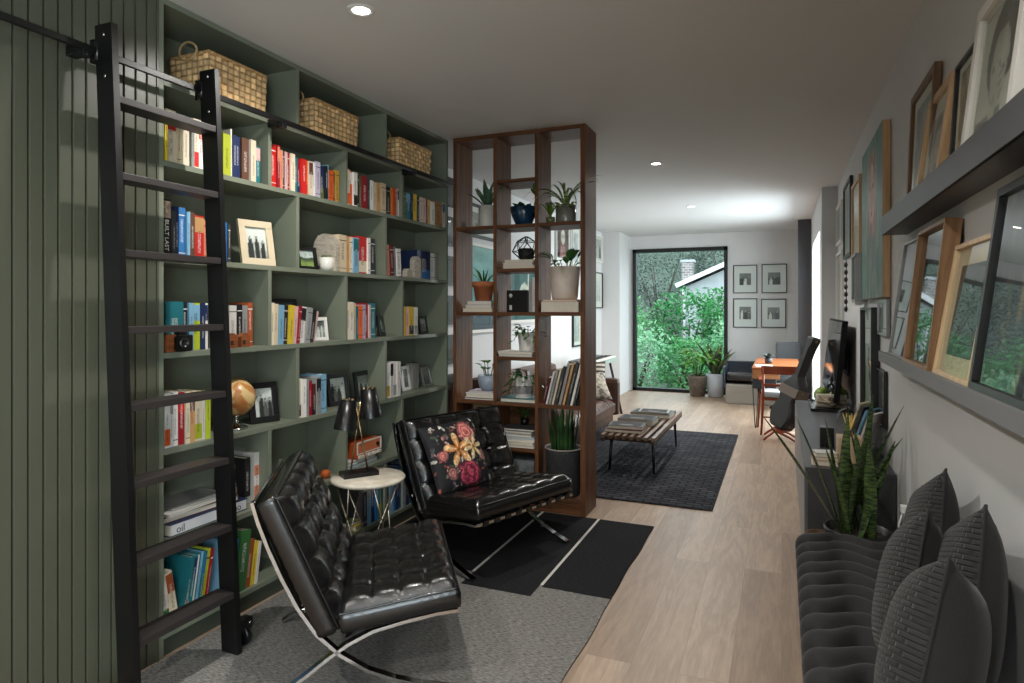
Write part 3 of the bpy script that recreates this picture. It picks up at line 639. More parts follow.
picture('photo_frame', 'black framed group photo beside the light blue book, fourth shelf', .185, .19, .026, .016, FBLK, bw(23, 170, 20, 4, 200), onshelf(338.5, 2, .12), RX-.05, .15, res=.005, easel=True, cat='photo frame')
picture('photo_frame', 'black framed photo partly hidden by the lamp shades, fourth shelf', .215, .185, .03, .016, FBLK, bw(27, 180, 20, 2, 150), onshelf(364.5, 2, .12), RX+.1, .15, res=.005, easel=True, cat='photo frame')
picture('photo_frame', 'white framed photo beside the white books, fourth shelf', .12, .175, .022, .014, FWHT, bw(29, 120, 15, 1, 140), onshelf(406, 2, .12), RX+.1, .12, res=.005, easel=True, cat='photo frame')
tag(MB().box(-.03, .03, -.045, .045, 0, .19, b=.002).build('slipcase_box', P('warm_grey_board', (120,118,114), .7), loc=(XF-.13, yb(412.5, XF-.13), ZS[2]+.001)), 'plain grey slipcase box beside the white framed photo, fourth shelf', 'box')
picture('photo_frame', 'small silver photo frame tilted back at the right end, fourth shelf', .155, .15, .018, .012, FSIL, bw(31, 90, 15, 2, 120), onshelf(427.5, 2, .10), RX+.1, .22, res=.005, easel=True, cat='photo frame')
# stone bookends, cactus, small houses
def archstone(name, label, loc, w, d, h, mt, rz=0):
    m = MB(); n = 14; pr = [(-w/2, 0)] + [(-w/2*cos(pi*k/n), h-w/2+w/2*sin(pi*k/n)) for k in range(n+1)] + [(w/2, 0)]
    k = len(pr); vs = [(-d/2, y, z) for y, z in pr] + [(d/2, y, z) for y, z in pr]
    m.add(vs, [tuple(range(k))[::-1], tuple(range(k, 2*k))] + [(i, (i+1) % k, k+(i+1) % k, k+i) for i in range(k)])
    o = m.build(name, mt, loc=loc, rot=(0, 0, rz)); return tag(o, label, 'bookend')
M_trav = P('pale_travertine', (186,176,160), .6, col2=(150,140,126), vscale=24, bump=.3, bscale=70, stretch=(1,1,3))
archstone('stone_bookend', 'large rounded travertine bookend behind the tiny cactus, second shelf', (XF-.095, yb(340.5, XF-.014)-.024, ZS[4]+.001), .16, .04, .222, M_trav, pi/2)
archstone('stone_bookend', 'arched pale stone bookend before the navy book, second shelf', (XF-.035, yb(415.5, XF-.035), ZS[4]+.001), .085, .04, .155, M_trav)
archstone('stone_ornament', 'low pale stone block at the foot of the arched bookend', (XF-.035, yb(407, XF-.035), ZS[4]+.001), .055, .04, .062, M_trav)
def cactus_pot():
    t = thing('cactus_pot', 'tiny cactus in a white bowl on the second shelf', 'potted plant', (XF-.065, yb(326.5, XF-.065), ZS[4]+.001))
    m = MB(); m.lathe([(.0005,0),(.034,0),(.040,.03),(.042,.078),(.037,.078),(.035,.066),(.0005,.066)]); m.build('pot', M_whitecer, t)
    m = MB()
    for k in range(7): m.sphere((.02*cos(k*.9), .02*sin(k*.9), .078), .013, sc=(1,1,1.2), n=8, k=6)
    m.build('cactus', leafmat('cactus_green', (74,92,60), (116,120,84), .05), t)
cactus_pot()
M_teak = wood('teak_block', (96,48,24), (150,88,50), 'Y', 2.0, .5)
for u, lb in ((231, 'left one of two tiny wooden houses on the third shelf'), (243, 'right one of two tiny wooden houses on the third shelf')):
    m = MB(); w, d, h = .052, .035, .05; pr = [(-w/2,0),(-w/2,h),(-.004,h+.018),(.004,h+.018),(w/2,h),(w/2,0)]
    vs = [(x, y, z) for x in (-d/2, d/2) for y, z in pr]; m.add(vs, [(5,4,3,2,1,0),(6,7,8,9,10,11)] + [(i,(i+1)%6,6+(i+1)%6,6+i) for i in range(6)]); m.box(d/2, d/2+.0006, -.018, -.002, .012, .034, 1)
    tag(m.build('wooden_house', [M_teak, P('dark_recess', (40,22,14), .8)], loc=(XF-.02, yb(u, XF-.02), ZS[3]+.001)), lb, 'ornament', 'tiny wooden houses')
t = thing('camera', 'small black box camera in front of the books behind ladder, third shelf', 'camera', (XF-.02, yb(180, XF-.02), ZS[3]+.001))
m = MB(); m.box(-.02, .02, -.05, .05, 0, .07, b=.005); m.box(-.014, .014, -.02, .02, .07, .084, b=.003); m.build('camera_body', M_black, t)
MB().lathe([(.022,0),(.022,.012),(.016,.012),(.014,.006),(.0005,.006)], M=Matrix.Translation((.02,0,.035)) @ Matrix.Rotation(pi/2,4,'Y')).build('camera_lens', P('dark_lens_ring', (90,90,92), .25, .9), t)
tag(MB().box(-.02, .02, -.022, .022, 0, .075, b=.003).build('wooden_block', M_teak, loc=(XF-.02, yb(168.5, XF-.02), ZS[3]+.001)), 'small brown wooden block at the left end of the third shelf', 'ornament')
# globe
def globe():
    t = thing('globe', 'small antique-toned desk globe on the fourth shelf', 'globe', (XF-.085, yb(236.5, XF-.085), ZS[2]+.001)); r = .088; zc = .152
    m = MB(); m.sphere((0,0,0), r, n=72, k=48); cols = []
    for (x, y, z) in m.v:
        a = atan2(y, x); n = fbm(cos(a)*1.6+4+z*9, sin(a)*1.6+4+z*17, 31)
        c = (206,176,122) if n < .53 else mixc((166,96,50), (188,140,74), fbm(a*3, z*40, 5))
        cols.append(c)
    s = m.build('sphere', PRINT if False else colattr('globe_map', .35), t, loc=(0,0,zc), rot=(.35,.15,.6), cols=cols)
    m = MB(); ax = .41
    m.tube([((r+.008)*sin(b)*0, (r+.008)*cos(b), zc+(r+.008)*sin(b)) for b in [-pi/2+ax+pi*k/20 for k in range(21)]], .004, 0, 8); m.build('meridian_arm', M_brass, t)
    m = MB(); m.lathe([(.0005,0),(.05,0),(.05,.006),(.03,.012),(.01,.03),(.008,.05),(.013,.062),(.007,.072),(.006,zc-r-.006),(.0005,zc-r-.006)]); m.build('foot', M_chrome, t)
globe()
# fifth shelf: stacked coffee-table books, standing art books, radio, little orange pot
z5 = ZS[1]+.001; G5 = 'coffee-table books on the fifth shelf'
ys = (yb(166, XF-.04)+yb(249, XF-.04))/2; wl = yb(249, XF-.04)-yb(166, XF-.04)
bk = flat_book('book', 'thick blue and white book lying lowest in the stack, fifth shelf', 'navy', (XF-.155, ys+.0, z5), .24, wl*.93, .052, pi, G5)
MB().box(-.1203, -.1198, -wl*.45, wl*.45, .004, .048).build('spine_label', P('white_jacket', (206,206,210), .5), bk)
tx = letters(bk, 'oil', -.1206, wl*.40, .010, .044, P('black_ink', (22,22,24), .6)); tx.rotation_euler = (pi/2, 0, -pi/2)
tx = letters(bk, 'no', -.1206, -wl*.28, .010, .044, P('black_ink', (22,22,24), .6)); tx.rotation_euler = (pi/2, 0, -pi/2)
flat_book('book', 'dark brown book second from the bottom of the stack, fifth shelf', 'brown', (XF-.165, ys-.02, z5+.0535), .22, wl*.86, .026, pi-.04, G5)
flat_book('magazine', 'pale magazine lying on the brown book, fifth shelf', 'white', (XF-.165, ys-.03, z5+.0805), .22, wl*.8, .012, pi+.05, G5, 'magazine')
flat_book('magazine', 'topmost magazine of the stack on the fifth shelf', 'grey', (XF-.17, ys-.02, z5+.0935), .21, wl*.6, .008, pi-.1, G5, 'magazine')
o = book('black', yb(243.5, XF-.06), z5+.053, .035, .19, .2, XF-.05, 0, 'black art book with a pale figure on its cover, fifth shelf', G5)
m, cols = art(.15, .18, lambda x, y: (190,160,140) if abs(x-.62-.05*sin(y*9)) < .09*(1.2-y) and y < .85 else (26,26,28), 24, 28)
m.build('cover_print', PRINT, o, loc=(-.09, -.0006, .004), cols=cols)
book('white', yb(251.5, XF-.08), z5, .035, .255, .19, XF-.06, 0, 'tall white book standing behind the black art book, fifth shelf', G5, ('salmon', (.1, .35), (.55, .75)))
book('grey', yb(246, XF-.14), z5+.053, .02, .215, .1, XF-.15, 0, 'grey book between the white book and the stack, fifth shelf', G5)
m = MB(); m.lathe([(.0005,0),(.02,0),(.027,.016),(.027,.032),(.018,.044),(.014,.044),(.012,.036),(.0005,.036)])
tag(m.build('small_pot', P('orange_glaze', (186,88,36), .35), loc=(XF-.06, yb(325.5, XF-.06), z5)), 'little round orange pot on the fifth shelf beside the chair back', 'pot')
yr = (yb(347, XF-.04)+yb(384, XF-.04))/2; wr = .27
flat_book('book', 'pale blue book lying under the orange radio, fifth shelf', 'sky', (XF-.14, yr-.02, z5), .19, .30, .022, pi, G5)
flat_book('book', 'white book directly under the orange radio, fifth shelf', 'white', (XF-.14, yr-.02, z5+.0225), .18, .28, .02, pi, G5)
t = thing('radio', 'orange retro radio with cream rim lying on two books, fifth shelf', 'radio', (XF-.11, yr+.03, z5+.0435)); t.scale = (1.0, 1.22, 1.12)
MB().box(-.07, .07, -.105, .105, .0, .095, b=.012).build('cabinet', P('burnt_orange_shell', (164,74,36), .4, var=.1), t)
m = MB()
for (a, b, c, d) in ((-.105,.105,.086,.095),(-.105,.105,.026,.033),(-.105,-.098,.03,.09),(.098,.105,.03,.09)): m.box(.069, .076, a, b, c, d, b=.002)
m.build('trim_rim', M_cream, t); MB().box(.069, .073, -.096, .096, .034, .085, b=.002).build('speaker_grille', P('orange_cloth', (206,112,66), .8, bump=.6, bscale=500), t)
for k in range(5): MB().box(.069, .082, -.095+k*.04, -.063+k*.04, .004, .022, b=.003).build('push_button', M_cream, t)
o = MB().lathe([(.0005,0),(.012,0),(.011,.008),(.0005,.008)], M=Matrix.Translation((.073,.07,.06)) @ Matrix.Rotation(pi/2,4,'Y')).build('tuning_knob', M_black, t)
flat_book('magazine', 'yellow and white magazine lying on the lowest shelf behind table legs', 'yellow', (XF-.13, yb(350, XF-.1), ZS[0]+.001), .21, .16, .03, pi+.2, 'magazines behind the table legs', 'magazine')
flat_book('magazine', 'green magazine atop the yellow one behind the table legs', 'olive', (XF-.13, yb(349, XF-.1), ZS[0]+.032), .2, .15, .02, pi-.1, 'magazines behind the table legs', 'magazine')
# ------------------------------------------------------------------ rugs
def rugmat(name, c1, c2, sx, sy, bump=.5, big=0.0):
    if name in _mc: return _mc[name]
    m, nt, b = newmat(name); b.inputs['Roughness'].default_value = .95; b.inputs['Specular IOR Level'].default_value = .1
    tc = N(nt, 'ShaderNodeTexCoord'); mp = N(nt, 'ShaderNodeMapping'); mp.inputs['Scale'].default_value = (sx, sy, 1); link(nt, tc, 'Object', mp, 'Vector')
    no = N(nt, 'ShaderNodeTexNoise', Scale=1.0, Detail=3.0, Roughness=.7); link(nt, mp, 'Vector', no, 'Vector')
    cr = N(nt, 'ShaderNodeValToRGB'); cr.color_ramp.elements[0].color = lin(c1); cr.color_ramp.elements[1].color = lin(c2); cr.color_ramp.elements[0].position = .34; cr.color_ramp.elements[1].position = .66
    link(nt, no, 'Fac', cr, 'Fac'); link(nt, cr, 'Color', b, 'Base Color')
    bp = N(nt, 'ShaderNodeBump', Strength=bump, Distance=.006); link(nt, no, 'Fac', bp, 'Height'); link(nt, bp, 'Normal', b, 'Normal')
    _mc[name] = m; return m
rg = thing('area_rug', 'grey flatweave rug with black blocks under the two tufted chairs', 'rug', (0, 0, 0))
def slab(y0, y1, x0, x1, mt, nm, z=.009, wav=.004):
    m = MB(); n = 40
    def ex(y): return wav*(sin(y*5.1)+.6*sin(y*11.7+1))
    vs = []
    for i in range(n+1):
        y = y0+(y1-y0)*i/n; xr = x1 + (ex(y) if x1 > -.9 else 0)
        vs += [(x0, y, .001), (xr, y, .001), (xr, y, z), (x0, y, z)]
    fs = [(i*4+j, i*4+(j+1) % 4, i*4+4+(j+1) % 4, i*4+4+j) for i in range(n) for j in range(4)] + [(0,3,2,1), (n*4, n*4+1, n*4+2, n*4+3)]
    m.add(vs, fs); return m.build(nm, mt, rg)
RG = rugmat('grey_flatweave', (80,78,76), (150,147,142), 40, 190)
RB = rugmat('black_flatweave', (22,22,24), (44,44,46), 60, 150)
RW = P('off_white_yarn', (196,192,184), .9)
slab(1.70, 3.16, -2.345, -.785, RG, 'grey_field', .008); slab(3.12, 4.275, -1.148, -.785, RB, 'black_block', .0095); slab(2.995, 4.275, -1.556, -1.164, RB, 'black_block', .0095); slab(3.16, 4.275, -2.345, -1.572, RB, 'black_block', .0095)
slab(3.14, 4.275, -1.164, -1.148, RW, 'white_stripe', .0100); slab(3.16, 4.275, -1.572, -1.556, RW, 'white_stripe', .0100)
slab(3.0, 3.16, -1.164, -1.148, RG, 'grey_field', .0085)
def far_rug():
    m, nt, b = newmat('charcoal_basketweave'); b.inputs['Roughness'].default_value = .9; b.inputs['Specular IOR Level'].default_value = .2
    tc = N(nt, 'ShaderNodeTexCoord'); br = N(nt, 'ShaderNodeTexBrick', offset=.5); br.inputs['Scale'].default_value = 1; br.inputs['Brick Width'].default_value = .12; br.inputs['Row Height'].default_value = .055
    br.inputs['Mortar Size'].default_value = .012; br.inputs['Mortar Smooth'].default_value = .6
    br.inputs['Color1'].default_value = lin((100,100,103)); br.inputs['Color2'].default_value = lin((124,124,127)); br.inputs['Mortar'].default_value = lin((80,80,83))
    link(nt, tc, 'Object', br, 'Vector'); no = N(nt, 'ShaderNodeTexNoise', Scale=3.5, Detail=5.0); link(nt, tc, 'Object', no, 'Vector')
    n3 = N(nt, 'ShaderNodeTexNoise', Scale=90.0, Detail=2.0); link(nt, tc, 'Object', n3, 'Vector')
    mx = N(nt, 'ShaderNodeMix', data_type='RGBA'); mx.inputs[7].default_value = lin((66,66,70)); link(nt, no, 'Fac', mx, 0); link(nt, br, 'Color', mx, 6); 
    m2 = N(nt, 'ShaderNodeMix', data_type='RGBA', blend_type='MULTIPLY'); m2.inputs[0].default_value = .55; nt.links.new(mx.outputs[2], m2.inputs[6]); link(nt, n3, 'Color', m2, 7)
    gm = N(nt, 'ShaderNodeBrightContrast', Bright=.0, Contrast=.1); nt.links.new(m2.outputs[2], gm.inputs['Color'])
    link(nt, gm, 'Color', b, 'Base Color'); bp = N(nt, 'ShaderNodeBump', Strength=.6, Distance=.006); link(nt, br, 'Fac', bp, 'Height'); bp.invert = True; link(nt, bp, 'Normal', b, 'Normal'); return m
tag(MB().box(-2.62, -.46, 4.775, 7.76, .001, .012, b=.004).build('area_rug', far_rug()), 'charcoal patterned rug under the slatted coffee table beyond the divider', 'rug')
# ------------------------------------------------------------------ tufted lounge chairs
def cushion(W, D, T, nx, ny, puff, dip, wr, seed, M, nm, par, res=10):
    """buttoned leather cushion: local x along depth 0..D, y across, z up out of the face"""
    nu, nv = nx*res, ny*res; m = MB()
    def hh(u, v):
        e = min(u*D, (1-u)*D, (v)*W, (1-v)*W); roll = sqrt(clamp(1-(1-clamp(e/.045))**2))
        a, b = abs(sin(pi*nx*u)), abs(sin(pi*ny*v)); p = (a*b)**.33
        z = -.032*(1-roll) + puff*(p-.6)*(.35+.65*roll)
        gu, gv = round(nx*u), round(ny*v)
        if 0 < gu < nx and 0 < gv < ny:
            dx, dy = (u-gu/nx)*D, (v-gv/ny)*W; r = sqrt(dx*dx+dy*dy); z -= dip*exp(-(r/.02)**2)
            z += wr*cos(10*atan2(dy, dx)+seed+gu*2.1+gv*1.3)*exp(-r/.045)*clamp(r/.014)
        z += wr*.35*(fbm(u*D*55, v*W*26, seed)-.5)
        return z
    f = lambda u, v: (u*D, (v-.5)*W, T + hh(u, v))
    m.grid(f, nu, nv)
    ring = [(i/nu, 0) for i in range(nu)] + [(1, j/nv) for j in range(nv)] + [(1-i/nu, 1) for i in range(nu)] + [(0, 1-j/nv) for j in range(nv)]
    vs = []; k = len(ring)
    for (zz, out) in ((None, 0), (T-.045, .006), (T*.5, .010), (.012, .006), (0, 0)):
        for (u, v) in ring:
            x, y, z = f(u, v); ox = -1 if u == 0 else 1 if u == 1 else 0; oy = -1 if v == 0 else 1 if v == 1 else 0
            vs.append((x+ox*out, y+oy*out, z if zz is None else zz + .0015*sin(u*70+v*60)))
    m.add(vs, [(a*k+i, a*k+(i+1) % k, (a+1)*k+(i+1) % k, (a+1)*k+i) for a in range(4) for i in range(k)], 0, True)
    m.f.append([len(m.v)-k+i for i in range(k)]); m.m.append(0); m.s.append(False)
    pipe = [(ring[i % k]) for i in range(k+1)]
    m2 = MB(); m2.tube([(f(u, v)[0]+(.004 if u == 1 else -.004 if u == 0 else 0), f(u, v)[1]+(.004 if v == 1 else -.004 if v == 0 else 0), T-.036) for u, v in pipe], .0042, 0, 6, False)
    bt = []
    for i in range(1, nx):
        for j in range(1, ny): bt.append(f(i/nx, j/ny))
    m.v = [tuple(M @ Vector(p)) for p in m.v]; m2.v = [tuple(M @ Vector(p)) for p in m2.v]
    o = m.build(nm, M_leather, par); m2.build('piping', M_leather, o)
    for p in bt:
        q = MB(); q.lathe([(.0005,.0055),(.006,.0045),(.0095,.0015),(.0095,-.004)], 0, 12, M=M @ Matrix.Translation((p[0], p[1], p[2]+.001))); q.build('button', M_leather, o)
    return o
def lounge(loc, rz, W, label, Ls):
    t = thing('lounge_chair', label, 'chair', loc, rz, 'tufted black leather chairs')
    A = [(-.352,.752),(-.332,.68),(-.296,.58),(-.250,.47),(-.197,.362),(-.133,.262),(-.05,.178),(.05,.108),(.15,.064),(.25,.032),(.355,.007)]
    B = [(-.345,.007),(-.26,.052),(-.17,.11),(-.09,.168),(-.02,.212),(.07,.252),(.18,.275),(.30,.294),(.385,.300)]
    for s in (-1, 1):
        f = thing('side_frame', None, None); f.parent = t
        MB().ribbon([(x, s*Ls, z) for x, z in A], (0,1,0), .034, .012).build('back_bar', M_chrome, f)
        MB().ribbon([(x, s*Ls, z) for x, z in B], (0,1,0), .034, .012).build('seat_bar', M_chrome, f)
    for (x, z) in ((-.348,.735), (-.178,.335)): MB().box(x-.006, x+.006, -Ls, Ls, z-.017, z+.017, b=.002).build('cross_bar', M_chrome, t)
    MB().box(.382, .394, -Ls, Ls, .294, .312, b=.002).build('cross_bar', M_chrome, t)
    for k in range(9):
        y = -Ls+.05+(2*Ls-.1)*k/8; m = MB(); m.ribbon([(.398, y, .290), (.3985, y, .316), (.35, y, .312), (.06, y, .262), (-.03, y, .216)], (0,1,0), .038, .004); m.build('seat_strap', M_leather, t)
    for k in range(8):
        y = -Ls+.05+(2*Ls-.1)*k/7; MB().ribbon([(-.350, y, .742), (-.326, y, .67), (-.248, y, .475), (-.190, y, .35)], (0,1,0), .038, .004).build('back_strap', M_leather, t)
    a = .135                                                                   # seat pitch: rises toward the front
    Ms = Matrix.Translation((-.035, 0, .266)) @ Matrix.Rotation(-a, 4, 'Y')
    cushion(W, .428, .110, 4, 5, .013, .014, .005, 1, Ms, 'seat_cushion', t)
    bdir = Vector((-.44, 0, 1)).normalized(); bn = Vector((1, 0, .44)).normalized()   # up the back, out of its face
    Mb = Matrix(((bdir.x, 0, bn.x, -.122), (0, -1, 0, 0), (bdir.z, 0, bn.z, .262), (0, 0, 0, 1)))
    cushion(W, .525, .112, 4, 4, .030, .036, .011, 2, Mb, 'back_cushion', t)
    return t
C1 = lounge((-1.645, 2.225, .0085), .60, .75, 'black tufted leather chair in the foreground, in front of the ladder', .335)
C2 = lounge((-1.69, 3.53, .0105), -.37, .77, 'black tufted leather chair holding the floral cushion, by the walnut divider', .39)
# floral throw cushion leaning on the second chair
def flower(x, y, cx, cy, r, n, rot):
    dx, dy = x-cx, y-cy; a = atan2(dy, dx)-rot; d = sqrt(dx*dx+dy*dy)/r
    k = abs(cos(a*n/2+.25*(fbm(x*9, y*9, 8)-.5))); return d < .2+.8*k**1.6, d, k
def floral(x, y):
    c = (16,14,20); n = fbm(x*9, y*9, 3)
    for i in range(120):                                            # scattered leaves and buds
        px, py = hsh(i, 1), hsh(i, 2); rr = .018+.035*hsh(i, 3); an = hsh(i, 4)*3.1
        dx, dy = x-px, y-py; ux, uy = dx*cos(an)+dy*sin(an), -dx*sin(an)+dy*cos(an)
        if (ux/rr)**2 + (uy/(rr*.42))**2 < 1: c = [(196,160,150),(96,104,84),(170,84,72),(200,196,184),(110,96,110),(74,84,72)][i % 6]; c = tuple(v*(.6+.7*fbm(x*40, y*40, i)) for v in c)
    def peony(cx, cy, r, c1, c2):
        dx, dy = x-cx, y-cy; d = sqrt(dx*dx+dy*dy)/r; d *= 1+.5*(fbm(x*13, y*13, 9)-.5)
        if d < 1:
            q = clamp(.5+.75*sin(d*15+9*fbm(x*15, y*15, 12))*fbm(x*30, y*30, 14)*1.6); return mixc(mixc(c1, c2, q), (20,14,20), .55*sstep(.75, 1, d))
    for p in ((.70,.78,.17,(186,84,78),(232,160,150)), (.55,.20,.20,(110,22,48),(206,84,104)), (.18,.52,.085,(150,60,56),(220,150,140)), (.25,.26,.09,(120,60,62),(196,140,128)), (.88,.40,.09,(150,90,84),(212,164,150))):
        q = peony(*p)
        if q: c = q
    for (cx, cy, r, nn, rot, c1, c2) in ((.46,.56,.25,5,.35,(232,168,96),(190,106,40)), (.74,.55,.19,6,.1,(238,214,164),(214,160,92))):
        ins, d, k = flower(x, y, cx, cy, r, nn, rot)
        if ins and d < 1: c = mixc(c2, c1, clamp(d*1.3)*(.55+.45*k)) if k < .93 else mixc(c1, (250,236,206), .5)
        if d < .1: c = (150,84,30)
    return tuple(v*(.55+.75*fbm(x*34, y*34, 77)+.2*(n-.5)) for v in c)
def throw(name, label, cat, S, T, M, fn=None, mats=None, n=48, pinch=.06, group=None, S2=None):
    S2 = S2 or S
    def surf(sg):
        def f(u, v):
            a, b = 2*u-1, 2*v-1; k = (1-abs(a)**2.6)*(1-abs(b)**2.6); e = 1 - pinch*(1-a*a)*abs(b)**3; g = 1 - pinch*(1-b*b)*abs(a)**3
            z = T/2*max(0.0, k)**.5; return (a*S/2*g, b*S2/2*e, sg*z)
        return f
    m = MB(); m.grid(surf(1), n, n); k = len(m.v); m.grid(surf(-1), 16, 16, 1 if mats and len(mats) > 1 else 0)
    cols = None
    if fn: cols = [fn(i % (n+1)/n, (i//(n+1))/n) for i in range((n+1)**2)] + [(18,16,22)]*(len(m.v)-k)
    o = m.build(name, mats, cols=cols); o.matrix_world = M; tag(o, label, cat, group)
    sm = MB(); pr = [(u/20, 0) for u in range(20)] + [(1, u/20) for u in range(20)] + [(1-u/20, 1) for u in range(20)] + [(0, 1-u/20) for u in range(21)]
    sm.tube([surf(1)(*p) for p in pr], .004, 0, 6, False); sm.build('piping', mats[-1], o); return o
def placed(loc, rz, lean, roll=0.0):
    """cushion standing on its lower edge: face (+z local) toward heading rz, leaning back"""
    xa = Vector((-sin(rz), cos(rz), 0)); ya = Vector((0, 0, 1)); za = Vector((cos(rz), sin(rz), 0))
    Mx = Matrix(((xa.x, ya.x, za.x, 0), (xa.y, ya.y, za.y, 0), (xa.z, ya.z, za.z, 0), (0, 0, 0, 1)))
    return Matrix.Translation(loc) @ Mx @ Matrix.Rotation(-lean, 4, 'X') @ Matrix.Rotation(roll, 4, 'Z')
c2 = Matrix.Translation((-1.69, 3.53, .0105)) @ Matrix.Rotation(-.37, 4, 'Z')
pp = c2 @ Vector((-.066, -.150, .560))
throw('throw_cushion', 'black cushion printed with lilies and peonies on the farther leather chair', 'cushion', .42, .13, placed(pp, -.34-.06, .43, .06), floral, [colattr('floral_print', .75, .15), P('black_velvet_back', (18,16,22), .8)], n=150)
# ------------------------------------------------------------------ side table and two-shade lamp
TX, TY, TZ = -2.11, 2.955, .525
t = thing('side_table', 'round wire-legged side table with mottled stone top between the chairs', 'side table', (TX, TY, .009))
m = MB(); m.lathe([(.0005,TZ-.032),(.190,TZ-.032),(.200,TZ-.027),(.203,TZ-.016),(.200,TZ-.013),(.197,TZ-.009),(.0005,TZ-.009)], 0, 48); m.build('table_top', P('mottled_stone', (196,184,164), .5, col2=(224,216,200), vscale=14, bump=.15, bscale=60), t)
M_wire = P('champagne_wire', (190,176,160), .25, 1.0)
for k in range(8):
    a0 = k*pi/4; m = MB(); rt, rb = .176, .135; d = 1.3 if k % 2 else -1.3
    m.tube([(rt*cos(a0), rt*sin(a0), TZ-.034), (rb*cos(a0+d), rb*sin(a0+d), .006)], .0042, 0, 8); m.build('leg', M_wire, t)
m = MB(); m.tube([(.125*cos(2*pi*k/40), .125*sin(2*pi*k/40), .006) for k in range(41)], .0042, 0, 8, False); m.build('base_ring', M_wire, t)
m = MB(); m.tube([(.172*cos(2*pi*k/40), .172*sin(2*pi*k/40), TZ-.036) for k in range(41)], .0042, 0, 8, False); m.build('top_ring', M_wire, t)
t = thing('table_lamp', 'table lamp with two black cone shades on crossed brass stems', 'lamp', (TX-.058, TY-.006, TZ+.0005), .95); t.scale = (.94,.94,.97)
MB().box(-.105, .105, -.055, .055, 0, .026, b=.002).build('base', P('satin_black', (14,14,15), .3), t)
SH = [((-.055, .0, .33), (.05, .10)), ((.06, .02, .385), (-.045, .0))]
for i, (tp, bt) in enumerate(SH):
    x0, z0 = bt[0], .026
    MB().tube([(x0, (.012 if i else -.012), z0), (tp[0]*.55 if False else tp[0]*.4, tp[1], tp[2]+.09)], .0052, 0, 10).build('stem', M_brass, t)
for i, ((cx, cy, zb), tip) in enumerate((((-.085, -.012, .275), .10), ((.078, .012, .328), -.10))):
    Mx = Matrix.Translation((cx, cy, zb)) @ Matrix.Rotation(tip, 4, 'Y')
    m = MB(); m.lathe([(.068,0),(.046,.165),(.044,.165),(.066,.002),(.068,0)], 0, 36, M=Mx); s = m.build('lamp_shade', P('satin_black', (14,14,15), .3), t)
    m = MB(); m.lathe([(.0005,.158),(.045,.158),(.045,.163),(.0005,.163)], 0, 24, M=Mx)
    for k in range(6): m.lathe([(.004,.164),(.004,.172),(.0005,.173)], 1, 8, M=Mx @ Matrix.Translation((.03*cos(k*pi/3), .03*sin(k*pi/3), 0)))
    m.build('shade_cap', [P('satin_black', (14,14,15), .3), M_brass], s)
# ------------------------------------------------------------------ walnut room divider
DX = [-2.286, -1.952, -1.624, -1.291]; DY0, DY1 = 4.30, 4.58; PT = .027
dv = thing('room_divider', 'open walnut shelving divider standing at the end of the bookcase', 'room divider', (DX[0], DY0, 0))
def db(nm, x0, x1, y0, y1, z0, z1, m=M_walnut): return MB().box(x0-DX[0], x1-DX[0], y0-DY0, y1-DY0, z0, z1, b=.0015).build(nm, m, dv)
for i, x in enumerate(DX):
    if i == 3: db('upright', x-.006, x+PT+.004, DY0, DY1, 0, ZC-.002)
    else: db('upright', x-PT/2, x+PT/2, DY0+.002, DY1-.002, .09, ZC-.03)
db('top_board', DX[0]-PT/2, DX[3]-.006, DY0, DY1, ZC-.032, ZC-.002, M_walnutx)
db('plinth', DX[0]-PT/2, DX[3]-.006, DY0+.012, DY1-.012, 0, .088, M_walnutx)
DZ = [.112, .767, 1.427, 2.068]; DM = [.44, 1.10, 1.745, 2.40]; ST = .026
for z in DZ: db('shelf', DX[0], DX[3]-.006, DY0+.004, DY1-.004, z-ST, z, M_walnutx)
for z in DM: db('middle_shelf', DX[1]+PT/2, DX[2]-PT/2, DY0+.004, DY1-.004, z-ST, z, M_walnutx)
db('back_board', DX[0]+PT/2, DX[1]-PT/2, DY1-.03, DY1-.012, .112, .741, M_walnutx)
db('back_board', DX[1]+PT/2, DX[2]-PT/2, DY1-.03, DY1-.012, .112, .741, M_walnutx)
DYM = (DY0+DY1)/2
L_snake = leafmat('snake_plant_leaf', (26,46,30), (92,112,62), .1, .4, True)
L_deep = leafmat('deep_green_leaf', (30,70,36), (70,120,54), .2, .35)
L_mid = leafmat('mid_green_leaf', (52,96,48), (108,150,72), .25, .4)
L_grey = leafmat('grey_green_leaf', (52,84,66), (104,134,104), .15, .45)
L_spid = leafmat('striped_spider_leaf', (66,100,54), (168,184,116), .25, .4, True)
def pot(t, prof, mt, rim_r, soil_z, nm='pot', fn=None, n=32):
    MB().lathe(prof, 0, n, fn=fn).build(nm, mt, t); MB().lathe([(.0005, soil_z+.006), (rim_r*.6, soil_z+.004), (rim_r, soil_z)], 0, 20).build('soil', M_soil, t)
def plant(label, loc, prof, mt, rim_r, soil_z, name='potted_plant', fn=None, group=None):
    t = thing(name, label, 'potted plant', loc, group=group); pot(t, prof, mt, rim_r, soil_z, fn=fn); return t
rr = random.Random(21)
